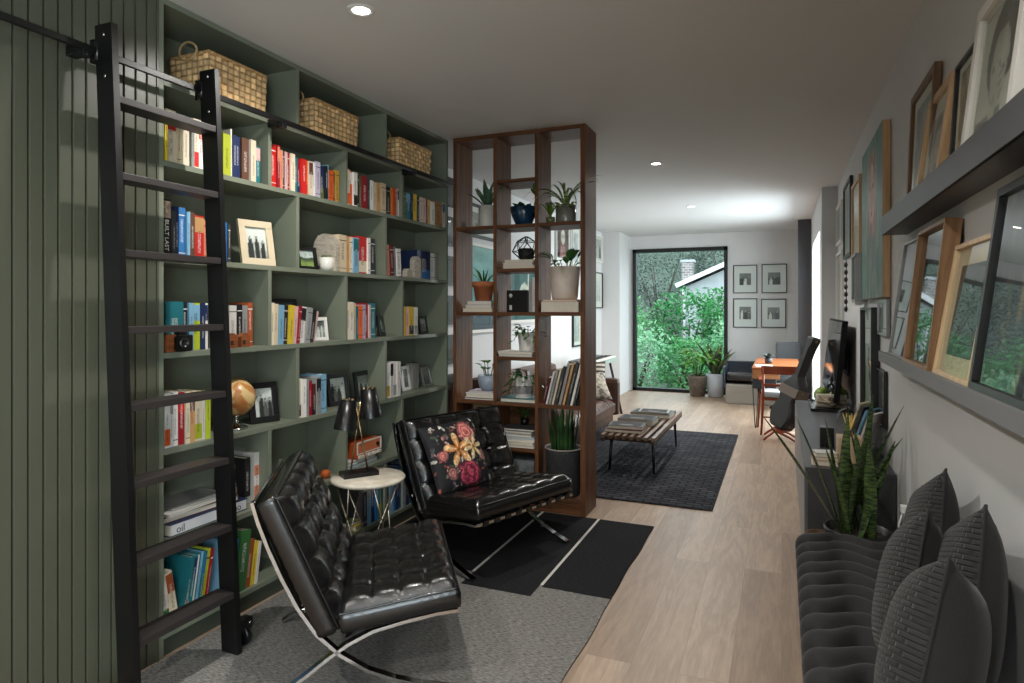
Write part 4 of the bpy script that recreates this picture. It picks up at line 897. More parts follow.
# top row
t = plant('agave in a white ribbed cylinder pot, top left cell of the divider', (-2.07, DYM-.02, DZ[3]+.001), [(.0005,0),(.062,0),(.066,.01),(.066,.165),(.059,.165),(.058,.15),(.0005,.15)], P('white_ribbed_plaster', (212,208,200), .6, bump=.2, bscale=60), .058, .15, fn=lambda r, z, a: r*(1+.012*cos(a*28)) if r > .05 else r)
m = MB()
for k in range(16): m.blade((.02*cos(k*2.4), .02*sin(k*2.4), .15), k*2.4+rr.uniform(-.2,.2), .22*rr.uniform(.75,1.15), .038, .10+.05*k, rr.uniform(.05,.5), fold=.3)
m.build('foliage', L_grey, t)
tag(MB().lathe([(.0005,0),(.02,0),(.02,.05),(.017,.053),(.0005,.053)], 0, 16).build('candle', P('ivory_wax', (226,214,190), .5, spec=.4), loc=(-2.205, DYM+.08, DZ[3]+.001)), 'small ivory candle beside the agave pot on the divider', 'candle')
t = plant('rubbery plant in a dark blue fluted bowl on the divider', (-1.765, DYM-.03, DZ[3]+.001), [(.0005,0),(.055,0),(.062,.01),(.088,.07),(.102,.135),(.096,.135),(.08,.08),(.0005,.07)], P('dark_blue_glaze', (22,52,76), .15, var=.35, vscale=18, coat=.6), .088, .105, fn=lambda r, z, a: r*(1+.05*cos(a*11)) if r > .05 else r)
m = MB()
for k in range(15):
    a = k*2.4; m.leaf((.03*cos(a), .03*sin(a), .11), (cos(a), sin(a), rr.uniform(.2,1.0)), (0,0,1), rr.uniform(.07,.11), .055, droop=.2)
st = [(.07,0,.11),(.095,.0,.19),(.10,.0,.26)]; m.tube(st, .004, 0, 6)
for (z, a) in ((.18,.3),(.21,2.6),(.24,-1.2),(.26,1.2),(.265,-.3)): m.leaf((.095,0,z), (cos(a)*.6, sin(a)*.6, .8), (0,0,1), .10, .055, droop=.1)
m.build('foliage', L_deep, t)
t = plant('spider plant arching out of a grey glass cylinder, top right cell', (-1.44, DYM-.02, DZ[3]+.001), [(.0005,0),(.07,0),(.075,.01),(.075,.13),(.069,.13),(.067,.11),(.0005,.11)], P('smoky_grey_glaze', (120,120,112), .15, var=.2, vscale=9, coat=.5), .066, .115)
m = MB()
for k in range(17): m.blade((.02*cos(k*2.4), .02*sin(k*2.4), .12), k*2.4+.4, rr.uniform(.26,.40), .018, rr.uniform(.1,.6), rr.uniform(1.4,2.5), seg=10, fold=.3)
for k in range(6): m.blade((.055*cos(k*1.1), -.055, .10), -1.5+.5*cos(k), .16, .022, .9, 1.6, fold=.3)
m.build('foliage', L_spid, t)
t = plant('squat plant with bright green strappy leaves left of the spider plant', (-1.545, DYM-.06, DZ[3]+.001), [(.0005,0),(.03,0),(.035,.045),(.031,.045),(.0005,.04)], P('clear_olive_glaze', (120,124,84), .2), .03, .04)
m = MB()
for k in range(12): m.blade((0,0,.04), k*2.4, rr.uniform(.08,.15), .026, rr.uniform(.1,.5), rr.uniform(.2,.9), fold=.3)
m.build('foliage', leafmat('lime_leaf', (84,120,44), (160,184,84), .3), t)
def stack(x, y, z, items, base, group, cat='book', w0=.2, d0=.17):
    for k, (c, w, d, h, lb) in enumerate(items):
        flat_book('book' if cat == 'book' else 'magazine', lb + ' ' + base, c, (x+rr.uniform(-.006,.006), y+rr.uniform(-.006,.006), z), d, w, h, -pi/2+pi+rr.uniform(-.05,.05) if False else pi/2+rr.uniform(-.05,.05), group, cat); z += h+.0005
    return z
# middle row: stacks and pots
z = stack(-1.775, DYM-.03, DM[2]+.001, (('beige',.25,.17,.022,'lowest pale book'),('white',.24,.165,.02,'middle pale book'),('cream',.23,.16,.022,'top cream book')), 'under the black wire ornament on the divider', 'books under the wire ornament')
t = thing('wire_ornament', 'black geometric wire ornament on three pale books, middle divider column', 'ornament', (-1.745, DYM-.03, z+.001))
rings = [(.045, .003, 5, 0), (.105, .062, 6, .3), (.075, .135, 6, .8), (.012, .172, 5, 0)]; pts = [[(r*cos(2*pi*k/n+o), r*sin(2*pi*k/n+o), zz) for k in range(n)] for r, zz, n, o in rings]
m = MB()
for i, p in enumerate(pts):
    for k in range(len(p)): m.tube([p[k], p[(k+1) % len(p)]], .0032, 0, 6)
    if i < 3:
        q = pts[i+1]
        for k in range(len(p)):
            near = sorted(range(len(q)), key=lambda j: (Vector(q[j])-Vector(p[k])).length)[:2]
            for j in near: m.tube([p[k], q[j]], .0032, 0, 6)
m.build('wire_cage', M_black, t); m = MB(); m.lathe([(.0005,.006),(.05,.006),(.062,.05),(.05,.085),(.0005,.09)], 0, 14); m.build('dark_moss', P('dark_dried_moss', (38,42,36), .9, bump=.8, bscale=60, var=.4, vscale=30), t)
z = stack(-2.10, DYM-.03, DZ[2]+.001, (('beige',.25,.18,.026,'lowest beige book'),('white',.22,.17,.026,'middle white book'),('lilac',.2,.16,.03,'top pale grey book')), 'under the terracotta pot on the divider', 'books under the terracotta pot')
t = plant('terracotta pot with thin grassy plant on three books, left column of divider', (-2.095, DYM-.03, z), [(.0005,0),(.062,0),(.078,.105),(.088,.105),(.090,.145),(.082,.145),(.078,.12),(.0005,.12)], P('terracotta', (178,104,64), .8, var=.08, vscale=14), .078, .125)
m = MB()
for k in range(14): m.blade((.02*cos(k*2.4), .02*sin(k*2.4), .125), k*2.4, rr.uniform(.12,.2), .012, rr.uniform(.2,.8), rr.uniform(.3,1.3), fold=.2)
m.build('foliage', L_mid, t)
t = thing('black_box', 'matte black box with two small pale emblems, middle column of divider', 'box', (-1.775, DYM-.05, DZ[2]+.001))
MB().box(-.095, .075, -.06, .06, 0, .16, b=.003).build('box_body', P('satin_black', (14,14,15), .3), t)
m = MB(); m.lathe([(.0005,0),(.014,0),(.014,.0008),(.0005,.0008)], 0, 16, M=Matrix.Translation((-.062,-.0605,.12)) @ Matrix.Rotation(pi/2,4,'X')); m.box(-.072,-.052,-.0612,-.0602,.015,.05); m.build('emblem', P('pale_print', (190,190,186), .5), t)
for k, (c, w, h, lb) in enumerate((('grey',.028,.225,'grey book standing against the black box on the divider'),('white',.022,.25,'white book in the middle of three upright books on divider'),('charcoal',.024,.23,'dark book touching the upright, right of the black box'))):
    o = book(c, 0, DZ[2]+.001, w, h, .17, 0, 0, lb, 'upright books beside the black box'); o.location = (-1.694+.0285*k, DY0+.03, DZ[2]+.001); o.rotation_euler = (0, 0, -pi/2); o.location.x += 0
o = flat_book('book', 'pale pink boxed book under the large cream pot, right divider column', 'pink', (-1.45, DYM-.03, DZ[2]+.001), .22, .285, .075, pi/2)
flat_book('tray', 'thin wooden tray under the large cream pot on the divider', 'tan', (-1.455, DYM-.03, DZ[2]+.0765), .2, .26, .014, pi/2, None, 'tray')
t = plant('leafy plant in a large cream pot, right column of the divider', (-1.447, DYM-.03, DZ[2]+.091), [(.0005,0),(.088,0),(.094,.008),(.114,.236),(.107,.236),(.104,.21),(.0005,.21)], M_cream, .104, .212)
m = MB()
for k in range(12):
    a = k*2.4+.5; b = (.05*cos(a), .05*sin(a), .21); q = (b[0]+.05*cos(a), b[1]+.05*sin(a), .25+.05*rr.random()); m.tube([b, q], .003, 0, 5); m.leaf(q, (cos(a), sin(a)*.8, rr.uniform(-.1,1.6)), (0,0,1), rr.uniform(.11,.16), .062, droop=.35)
m.build('foliage', L_deep, t)
z = stack(-1.79, DYM-.04, DM[1]+.001, (('grey',.27,.19,.02,'lower pale magazine'),('white',.28,.19,.018,'upper white magazine')), 'under the small white pot on the divider', 'magazines under the small white pot', 'magazine')
t = plant('small trailing plant in a white pot on two magazines, middle column', (-1.735, DYM-.04, z), [(.0005,0),(.055,0),(.058,.006),(.070,.135),(.064,.135),(.063,.115),(.0005,.115)], M_whitecer, .062, .118)
def trailing(mt, z, n, r0, Lf=.06, hang=.05, rng=rr):
    m = MB()
    for k in range(n):
        a = k*2.4; b = Vector((r0*.5*cos(a), r0*.5*sin(a), z)); e = Vector((r0*1.35*cos(a), r0*1.25*sin(a), z+rng.uniform(-hang, .06))); md = (b+e)/2+Vector((0,0,.05)); m.tube([b, md, e], .0022, 0, 5)
        for q in (md, e, (md+e)/2): m.leaf(q, (cos(a+rng.uniform(-1,1)), sin(a+rng.uniform(-1,1)), rng.uniform(-.5,.7)), (0,0,1), Lf*rng.uniform(.7,1.2), Lf*.55, droop=.4)
    return m
trailing(mt=None, z=.118, n=12, r0=.075).build('foliage', L_mid, t)
z = stack(-2.09, DYM-.03, DZ[1]+.001, (('maroon',.25,.17,.016,'lowest reddish book'),('white',.24,.17,.034,'thick white book'),('lilac',.2,.15,.014,'thin top book')), 'under the light blue pot on the divider', 'books under the light blue pot')
t = plant('round light blue pot with a small leafy plant, left column of divider', (-2.055, DYM-.03, z), [(.0005,0),(.045,0),(.066,.02),(.080,.07),(.079,.115),(.073,.115),(.072,.09),(.0005,.09)], P('light_blue_grey_glaze', (156,168,182), .35, var=.06, vscale=14), .071, .095)
m = MB()
for k in range(7):
    a = k*2.4+2.6; q = (.05*cos(a), .04*sin(a), .15+.03*k/3); m.tube([(.02*cos(a), .02*sin(a), .09), q], .003, 0, 5); m.leaf(q, (cos(a), sin(a), .7), (0,0,1), .075, .05, droop=.3)
m.build('foliage', L_mid, t)
flat_book('book', 'teal book under the two-tone pot on the divider', 'teal', (-1.775, DYM-.03, DZ[1]+.001), .2, .275, .028, pi/2)
t = thing('potted_plant', 'vine spilling from a white and grey two-tone pot on a teal book', 'potted plant', (-1.765, DYM-.03, DZ[1]+.0295))
m = MB(); m.lathe([(.0005,0),(.056,0),(.066,.03),(.068,.034),(.068,.085),(.067,.088)], 1, 32); m.lathe([(.066,.0),(.067,.028),(.069,.03),(.069,.0301)], 0, 32); m.lathe([(.067,.088),(.066,.15),(.060,.15),(.059,.135),(.0005,.135)], 0, 32); m.build('pot', [M_whitecer, P('grey_stoneware_band', (136,132,130), .6, var=.1, vscale=30)], t)
MB().lathe([(.0005,.14),(.058,.135)], 0, 20).build('soil', M_soil, t); trailing(None, .135, 18, .085, .06, .12).build('foliage', L_deep, t)
m = MB()
for k in range(7): m.blade((.02*cos(k), -.115-.01*k % .03, -.07), -1.5+(k-3)*.5, .11, .02, .5, 1.6, fold=.25)
rc = ['maroon','white','grey','cream','charcoal','grey','tan','charcoal','white','black']
y_ = -1.595
for k, c in enumerate(rc):
    w = (.02,.012,.016,.014,.018,.02,.016,.022,.016,.012)[k]; h = (.20,.24,.26,.27,.285,.30,.305,.315,.31,.32)[k]
    o = book(c, 0, DZ[1]+.001, w, h, .21, 0, .0, '%s spine, %s from left among leaning records on divider' % (c, ORD[k]), 'leaning records and books on the divider')
    o.location = (y_, DY0+.03, DZ[1]+.001+.000); o.rotation_euler = Euler((-.24, 0, -pi/2)); y_ += w*1.32 + .004
z = stack(-1.785, DYM-.03, DM[0]+.001, (('white',.27,.2,.022,'lowest white magazine'),('cream',.26,.2,.02,'second cream magazine'),('white',.27,.19,.02,'third white magazine'),('sky',.265,.19,.014,'fourth bluish magazine'),('white',.26,.19,.024,'fifth white magazine'),('grey',.26,.2,.018,'sixth grey magazine'),('charcoal',.27,.19,.016,'topmost dark magazine')), 'in the stack behind the leather chair back', 'magazines behind the leather chair back', 'magazine')
t = plant('small green sprig in a black cup behind the stacked magazines', (-1.79, DYM+.05, z), [(.0005,0),(.03,0),(.034,.05),(.030,.05),(.0005,.045)], M_black, .03, .045)
m = MB()
for k in range(11): m.blade((0,0,.045), k*2.4, rr.uniform(.08,.14), .02, rr.uniform(.2,.8), rr.uniform(.4,1.6), fold=.25)
m.build('foliage', L_mid, t)
o = tag(MB().box(-.13, .13, -.1, .1, 0, .23, b=.003).build('storage_box', P('grey_marbled_paper', (128,132,134), .7, col2=(84,88,92), vscale=18), loc=(-1.785, DYM-.01, DZ[0]+.001)), 'grey marbled box on the lowest divider shelf behind the chair', 'box')
t = thing('wooden_picture_frame', 'light wooden frame standing empty in the lower left divider cell', 'frame', (-2.08, DYM+.03, DZ[0]+.001))
m = MB()
for b in ((-.13,.13,0,.03),(-.13,.13,.58,.61),(-.13,-.1,.03,.58),(.1,.13,.03,.58)): m.box(b[0], b[1], -.012, .012, b[2], b[3], b=.002)
m.build('wooden_frame', M_oakf, t)
# planter with upright leaves on the bottom shelf, right column
t = thing('potted_plant', 'bushy snake plant in a dark woven planter, bottom of the divider', 'potted plant', (-1.46, DYM-.02, DZ[0]+.001))
m = MB(); m.lathe([(.0005,0),(.115,0),(.122,.01),(.128,.30),(.130,.335),(.118,.335),(.114,.30),(.0005,.30)], 0, 64, fn=lambda r, z, a: r*(1+.02*sin(a*32)*(1 if int(z*60) % 2 else -1)) if r > .1 else r); m.build('planter', P('charcoal_woven_resin', (48,48,50), .8, var=.25, vscale=60, bump=.8, bscale=120), t)
m = MB(); m.tube([(.131*cos(2*pi*k/40), .131*sin(2*pi*k/40), .335) for k in range(41)], .006, 0, 8, False); m.build('rim', P('worn_grey_rim', (150,144,134), .8), t)
MB().lathe([(.0005,.31),(.115,.305)], 0, 20).build('soil', M_soil, t)
m = MB()
for k in range(76):
    a = k*2.4; r = .095*sqrt((k+.5)/76); m.blade((r*cos(a), r*sin(a), .30), a, rr.uniform(.17,.37), .017, rr.uniform(0,.16), rr.uniform(-.02,.14), fold=.3)
m.build('foliage', leafmat('upright_leaf', (20,44,24), (58,94,44), .12, .4), t)
# ------------------------------------------------------------------ sitting area beyond the divider
t = thing('coffee_table', 'slatted walnut coffee table with slim black legs on the charcoal rug', 'coffee table', (-1.225, 6.25, .012))
BX0, BX1, BY0, BY1, BZ = -.235, .235, -.80, .80, .345
M_slw = wood('reflection_paled_slat', (96,72,54), (150,122,98), 'Y', 1.0, .35)  # walnut paled so its colour carries the window reflection on the slats
M_dkslat = wood('dark_walnut_rail', (44,30,24), (84,58,44), 'Y', 1.0, .45)
ns = 8
for k in range(ns):
    x = BX0 + (BX1-BX0-.032)*k/(ns-1); MB().box(x, x+.032, BY0, BY1, BZ-.032, BZ, b=.002).build('slat', M_slw if 0 < k < ns-1 else M_slw, t)
for y in (BY0+.1, 0, BY1-.1): MB().box(BX0+.01, BX1-.01, y-.02, y+.02, BZ-.062, BZ-.032, b=.002).build('cross_rail', M_dkslat, t)
for x in (BX0+.0, BX1-.03): MB().box(x, x+.03, BY0, BY1, BZ-.062, BZ-.033, b=.002).build('side_rail', M_dkslat, t)
for sx in (-1, 1):
    for sy in (-1, 1):
        x, y = sx*.185, sy*.60; m = MB(); m.tube([(x, y, BZ-.05), (x+sx*.012, y+sy*.035, .0)], [.017, .009], 0, 10); m.build('leg', M_black, t)
for (x, y, z, w, d, h, c, lb, rz) in ((-1.29,5.70,.0,.33,.25,.028,'maroon','dark red book lying lowest at the near end of the coffee table',.0), (-1.285,5.715,.0285,.31,.235,.03,'charcoal','black book on the red one at the near end of coffee table',.05), (-1.27,6.13,.0,.34,.27,.055,'black','thick black book in the middle of the coffee table',-.02), (-1.22,6.60,.0,.40,.29,.045,'charcoal','large dark book at the far end of the coffee table',-.03), (-1.20,6.58,.0455,.3,.22,.012,'grey','thin grey magazine on the far dark book of coffee table',.06)):
    o = flat_book('book' if 'magazine' not in lb else 'magazine', lb, c, (x, y, .012+BZ+.0005+z), d, w, h, pi/2+rz, 'books on the coffee table')
    m, cols = art(w*.86, d*.86, lambda x, y, q=len(lb): (150,148,142) if abs(y-.7) < .07 and abs(x-.5) < .22 else tuple(v*(.7+.6*fbm(x*6, y*6, q)) for v in (46,46,47)), 20, 16)
    if 'lowest' not in lb: m.build('cover_print', colattr('matt_cover_print', .8), o, loc=(d*.43, 0, h+.0006), rot=(-pi/2, 0, pi/2), cols=cols)
# leather sofa along the left wall
M_bl = P('worn_brown_leather', (74,47,33), .42, var=.25, vscale=5, bump=.25, bscale=60)
t = thing('sofa', 'dark brown leather sofa along the left wall beyond the divider', 'sofa', (-2.235, 6.25, .012))
M_blk = P('dark_sofa_leg', (34,26,22), .5)
MB().box(-.50, .42, -1.1, 1.1, .13, .26, b=.02).build('base', M_bl, t)
def puffy(x0, x1, y0, y1, z0, z1, rib=0):
    m = MB()
    def f(u, v):
        a, b = 2*u-1, 2*v-1; k = ((1-a**6)*(1-b**6))**.5
        zz = z0 + (z1-z0)*(.55+.45*k) + (.008*sin(v*60) if rib else 0)*(k)
        return (x0+(x1-x0)*u, y0+(y1-y0)*v, zz)
    m.grid(f, 20, 60); m.box(x0+.005, x1-.005, y0+.005, y1-.005, z0, z0+(z1-z0)*.56, b=.01); return m
for s in (0, 1): puffy(-.42, .48, -.98+.98*s, 0+.98*s, .25, .43, 1).build('seat_cushion', M_bl, t)
for s in (0, 1): MB().box(-.46, -.22, -.97+.98*s, -.01+.98*s, .40, .80, b=.06).build('back_cushion', M_bl, t)
for s in (-1, 1):
    m = MB(); m.box(-.5, .49, s*1.12-.06, s*1.12+.06, .2, .63, b=.05); m.build('arm', M_bl, t)
MB().box(-.56, -.44, -1.16, 1.16, .2, .72, b=.04).build('back_frame', M_bl, t)
for x in (-.44, .38):
    for y in (-1.02, 1.02): MB().tube([(x, y, .14), (x, y, 0)], [.018, .012], 0, 10).build('leg', M_blk, t)
def stripe(x, y): return (196,190,176) if int(y*15) % 2 else (70,64,58)
throw('throw_cushion', 'black and cream striped cushion at the far end of the leather sofa', 'cushion', .42, .14, placed((-2.06, 7.14, .64), -1.15, .3), stripe, [colattr('striped_cotton', .85), P('grey_cushion_back', (120,112,102), .9)], n=60)
throw('throw_cushion', 'pale patterned cushion lying before the striped one on the sofa', 'cushion', .38, .12, placed((-1.97, 6.98, .585), -.9, .75), abstract(7, [(110,100,88),(186,178,162),(90,82,74)], 9, 2.4), [colattr('patterned_cotton', .85), P('grey_cushion_back', (120,112,102), .9)], n=60)
# keyboard on its stand
t = thing('digital_piano', 'pale grey-green digital piano on a splayed stand beyond the sofa', 'piano', (-2.29, 8.17, 0), pi/2)
MB().box(-.62, .62, -.16, .16, .72, .785, b=.01).build('piano_case', P('pale_mint_enamel', (150,164,156), .4), t)
m = MB(); m.box(-.56, .56, -.17, -.02, .785, .800, 0, b=.002)
for k in range(33):
    if k % 7 not in (2, 6): m.box(-.56+(k+.75)*.0333, -.56+(k+1.2)*.0333, -.11, -.02, .8, .808, 1)
m.build('keys', [P('ivory_keys', (226,224,214), .3), M_black], t)
MB().box(-.6, .6, .02, .15, .788, .806, b=.004).build('control_panel', P('dark_panel', (60,64,64), .4), t)
for sx in (-1, 1):
    for sy in (-1, 1): MB().tube([(sx*.5, sy*.1, .71), (sx*.60, sy*.24, 0)], .018, 0, 8).build('leg', M_black, t)
# art on the left wall, seen through and past the divider
XW = XL+.004
def leftpic(label, y0, y1, z0, z1, fw, fm, fn, mat=0.0, fd=.03, res=.02, group=None):
    y0, y1, z0, z1 = y0*.946, y1*.946, 1.45+(z0-1.45)*.946, 1.45+(z1-1.45)*.946
    return picture('framed_picture', label, y1-y0, z1-z0, fw, fd, fm, fn, (XW, (y0+y1)/2, z0), pi/2, 0, mat, res=res, group=group)
def sea(x, y):
    n = fbm(x*3, y*9, 5); c = mixc((60,134,140), (150,190,184), clamp(y*1.1-.2+.5*(n-.5)))
    if y < .3: c = mixc((36,52,66), (50,86,98), y/.3)
    return tuple(v*(.85+.3*n) for v in c)
leftpic('large seascape in a pale frame seen through the left divider column', 5.80, 6.62, 1.20, 2.14, .03, FWHT, sea)
leftpic('pair frame with dark photos above the seascape on the left wall', 5.85, 6.75, 2.20, 2.55, .03, FBLK, abstract(12, [(60,62,60),(130,132,128),(30,32,32)], 3, 2.5), .05)
def bottle(x, y):
    c = (40,82,84)
    if ((x-.55)/.22)**2 + ((y-.42)/.26)**2 < 1 and ((x-.55)/.15)**2 + ((y-.38)/.2)**2 > 1: c = (212,206,190)
    if .68 < x < .74 and y > .4: c = (214,210,200)
    return tuple(v*(.85+.3*fbm(x*9, y*9, 2)) for v in c)
leftpic('dark teal print with a pale loop shape seen through the middle divider column', 6.92, 7.85, 1.28, 2.02, .035, FWHT, bottle)
def mask(x, y):
    c = (84,30,26) if abs(x-.5) < .3 else (46,20,20)
    if ((x-.5)/.17)**2 + ((y-.68)/.25)**2 < 1: c = (206,200,188)
    if min(((x-.43)/.035)**2 + ((y-.72)/.06)**2, ((x-.57)/.035)**2 + ((y-.72)/.06)**2) < 1: c = (40,30,28)
    if y < .4 and abs(x-.5) < .3*(1-y): c = (150,104,98)
    return tuple(v*(.8+.4*fbm(x*12, y*12, 4)) for v in c)
leftpic('dark red print of a pale oval face seen through the right divider column', 8.62, 9.30, 2.12, 2.72, .02, FWHT, mask, .05)
leftpic('white framed print beside the dark red one on the left wall', 9.38, 9.78, 2.10, 2.72, .02, FWHT, abstract(22, [(196,200,202),(150,156,160),(214,214,212)], 4), .06)
leftpic('long teal and cream picture below the dark red print on left wall', 8.75, 9.60, 1.62, 2.04, .025, FWHT, abstract(24, [(60,120,116),(190,196,180),(110,160,150)], 3), .0)
leftpic('narrow black framed print low on the left wall behind the large cream pot', 9.42, 9.86, .86, 1.52, .025, FBLK, abstract(26, [(190,190,186),(150,150,148)], 3), .05)
leftpic('upper photograph at the far end of the left wall, right of the divider', 10.62, 11.17, 2.27, 2.74, .018, FWHT, bw(41, 120, 15, 3, 170), .05)
leftpic('lower black framed photograph at the far end of the left wall', 10.64, 11.17, 1.46, 2.09, .02, FBLK, bw(43, 190, 30, 2, 215), .1)
for k, lb in enumerate('topmost|second|third|fourth|fifth|sixth'.split('|')):
    leftpic(lb + ' narrow black picture from the top in the stack seen between bookcase and divider', 5.25, 5.68, 2.44-.38*k, 2.72-.38*k, .02, FBLK, lambda x, y: (26,26,27), 0, group='black pictures stacked between bookcase and divider')
# four black-framed photographs on the back wall
for (u, x0, x1, z0, z1, lb, sd) in ((0,-.757,-.378,1.713,2.187,'upper left',51),(0,-.311,.075,1.713,2.192,'upper right',52),(0,-.757,-.378,1.138,1.626,'lower left',53),(0,-.319,.062,1.142,1.616,'lower right',54)):
    picture('framed_picture', lb + ' of the four black framed photographs on the back wall', x1-x0, z1-z0, .014, .022, FBLK, bw(sd, 62, 8, 3, 110), ((x0+x1)/2, YB-.002, z0), 0, 0, (.085, .125), (214,214,212), res=.012, group='four photographs on the back wall')
# two pots at the picture window
t = plant('leafy palm in a brown tapered pot left of the white pot at the window', (-1.30, 11.06, .001), [(.0005,0),(.115,0),(.125,.02),(.155,.30),(.155,.34),(.14,.34),(.138,.30),(.0005,.30)], P('brown_ribbed_planter', (96,84,74), .75, var=.15, vscale=20, bump=.4, bscale=60), .138, .31, name='floor_plant')
m = MB()
for k in range(17):
    a = k*2.4; e = Vector((.25*cos(a)*rr.uniform(.5,1.1), .2*sin(a), .50+.3*rr.random())); m.tube([(.04*cos(a), .04*sin(a), .3), (e.x*.5, e.y*.5, e.z*.85), e], .006, 0, 5)
    for j in range(4): m.leaf(e, (cos(a+(j-1.5)*.7), sin(a+(j-1.5)*.7), rr.uniform(-.2,.6)), (0,0,1), rr.uniform(.14,.22), .07, droop=.4)
m.build('foliage', leafmat('yellow_green_palm_leaf', (60,120,44), (124,180,74), .35), t)  # the palm's own yellow-green leaf tones
t = plant('dark-leaved plant in a white cylinder pot at the window', (-1.015, 11.10, .001), [(.0005,0),(.115,0),(.125,.01),(.145,.38),(.133,.38),(.130,.34),(.0005,.34)], P('white_grey_planter', (186,190,198), .5), .13, .35, name='floor_plant')
m = MB()
for k in range(11): m.blade((.05*cos(k*2.4), .05*sin(k*2.4), .34), k*2.4+.3, rr.uniform(.5,.78), .085, .10+.05*k, rr.uniform(-.1,.5), fold=.3)
for k in range(4): m.blade((.09, -.05+.03*k, .34), -.4+.3*k, rr.uniform(.5,.65), .06, 1.15, rr.uniform(.6,1.3), fold=.3)
m.build('foliage', leafmat('dark_olive_leaf', (34,44,32), (96,104,66), .15, .4), t)
# low lounge at the back wall
t = thing('armchair', 'low armchair with dark frame and black seat cushion beside the window', 'armchair', (-.38, 10.72, 0))
MB().box(-.42, .42, -.40, .36, .0, .30, b=.02).build('base', P('greige_upholstery', (130,122,112), .9, bump=.4, bscale=180), t)
m = MB(); m.box(-.46, -.42, -.42, .42, .24, .56, b=.012); m.build('arm', P('dark_blue_frame', (32,40,50), .45), t); m = MB(); m.box(.42, .46, -.42, .42, .24, .56, b=.012); m.build('arm', P('dark_blue_frame', (32,40,50), .45), t)
MB().box(-.46, .46, .36, .42, .24, .60, b=.012).build('back', P('dark_blue_frame', (32,40,50), .45), t)
m = MB(); m.box(-.41, .41, -.42, .35, .33, .46, b=.045, M=Matrix.Rotation(-.05, 4, 'X')); m.build('seat_cushion', M_leather, t)
# desk with hairpin legs
M_desk = wood('orange_teak', (132,72,38), (182,112,66), 'X', 1.0, .35); M_deskY = wood('orange_teak_edge', (150,98,60), (200,148,100), 'X', 1.4, .4)
t = thing('desk', 'orange teak desk on black hairpin legs before the back wall', 'desk', (-.045, 9.05, 0))
MB().box(-.29, .25, -.80, .85, .715, .745, b=.004).build('desktop', M_desk, t); MB().box(-.285, .02, -.795, .80, .61, .713, b=.003).build('apron', M_deskY, t)
MB().box(-.285, -.02, -.79, -.25, .49, .608, b=.004).build('drawer', P('dark_grey_drawer', (48,50,56), .5), t)
for x, y in ((-.25,-.74),(.20,-.74),(-.25,.76),(.20,.76)):
    MB().tube([(x-.04, y, .61), (x-.005, y+.01, .012), (x+.0, y+.012, .006), (x+.005, y+.014, .012), (x+.04, y+.03, .61)], .006, 0, 8).build('hairpin_leg', M_black, t)
tag(MB().box(-.10, .10, -.15, .15, 0, .006).build('papers', P('white_paper', (224,224,222), .8), loc=(-.20, 8.46, .7455), rot=(0,0,.1)), 'white papers on the near corner of the orange desk', 'papers')
t = plant('small dark leafy plant standing on the orange desk', (-.16, 8.90, .746), [(.0005,0),(.04,0),(.05,.07),(.044,.07),(.0005,.06)], P('dark_pot', (50,52,54), .5), .045, .062)
m = MB()
for k in range(16):
    a = k*2.4; m.leaf((.02*cos(a), .02*sin(a), .065), (cos(a)*.7, sin(a)*.7, rr.uniform(.4,1.4)), (0,0,1), rr.uniform(.08,.14), .045, droop=.3)
m.build('foliage', leafmat('dusty_leaf', (44,56,58), (96,108,106), .15), t)
# red-stained armchair at the desk
t = thing('wooden_armchair', 'reddish wooden armchair with pale seat pads pulled up to the desk', 'chair', (-.035, 8.17, 0), 0.06)
M_redw = wood('red_stained_wood', (118,50,28), (164,82,50), 'Z', 1.6, .35); M_redx = wood('red_stained_wood_across', (118,50,28), (164,82,50), 'X', 1.6, .35)
for x, y, h, dx in ((-.18,-.22,.79,-.0),(.18,-.22,.79,0),(-.20,.22,.62,0),(.20,.22,.62,0)): MB().tube([(x, y, h), (x*.98, y*.98, .42), (x*1.12, y*1.1, 0)], [.012,.018,.012], 0, 10).build('leg', M_redw, t)
def arc(y, z, w, h, dp, m):
    b = MB(); b.grid(lambda u, v: (-w/2+w*u, y-dp*sin(pi*u), z+h*v), 16, 2); b.grid(lambda u, v: (-w/2+w*(1-u), y+.018-dp*sin(pi*u), z+h*v), 16, 2); b.grid(lambda u, v: (-w/2+w*u, y-dp*sin(pi*u)+.018*v, z+h), 16, 1); b.grid(lambda u, v: (-w/2+w*u, y-dp*sin(pi*u)+.018*(1-v), z), 16, 1); return b
arc(-.225, .70, .40, .095, .03, 0).build('back_rail', M_redx, t); arc(-.225, .56, .38, .03, .03, 0).build('back_slat', M_redx, t)
for s in (-1, 1): MB().box(s*.20-.022, s*.20+.022, -.24, .24, .615, .64, b=.008).build('arm_rest', M_redw, t)
MB().box(-.20, .20, -.22, .22, .395, .425, b=.006).build('seat_frame', M_redx, t)
MB().box(-.19, .19, -.23, .21, .427, .50, b=.03).build('seat_pad', P('pale_blue_grey_fabric', (186,192,194), .9), t)
MB().box(-.19, .17, .10, .21, .502, .56, b=.025).build('bolster_pad', P('pale_blue_grey_fabric', (186,192,194), .9), t)
for z in (.2,): MB().tube([(-.2,-.2,z),(.2,-.2,z)], .009, 0, 8).build('stretcher', M_redw, t)
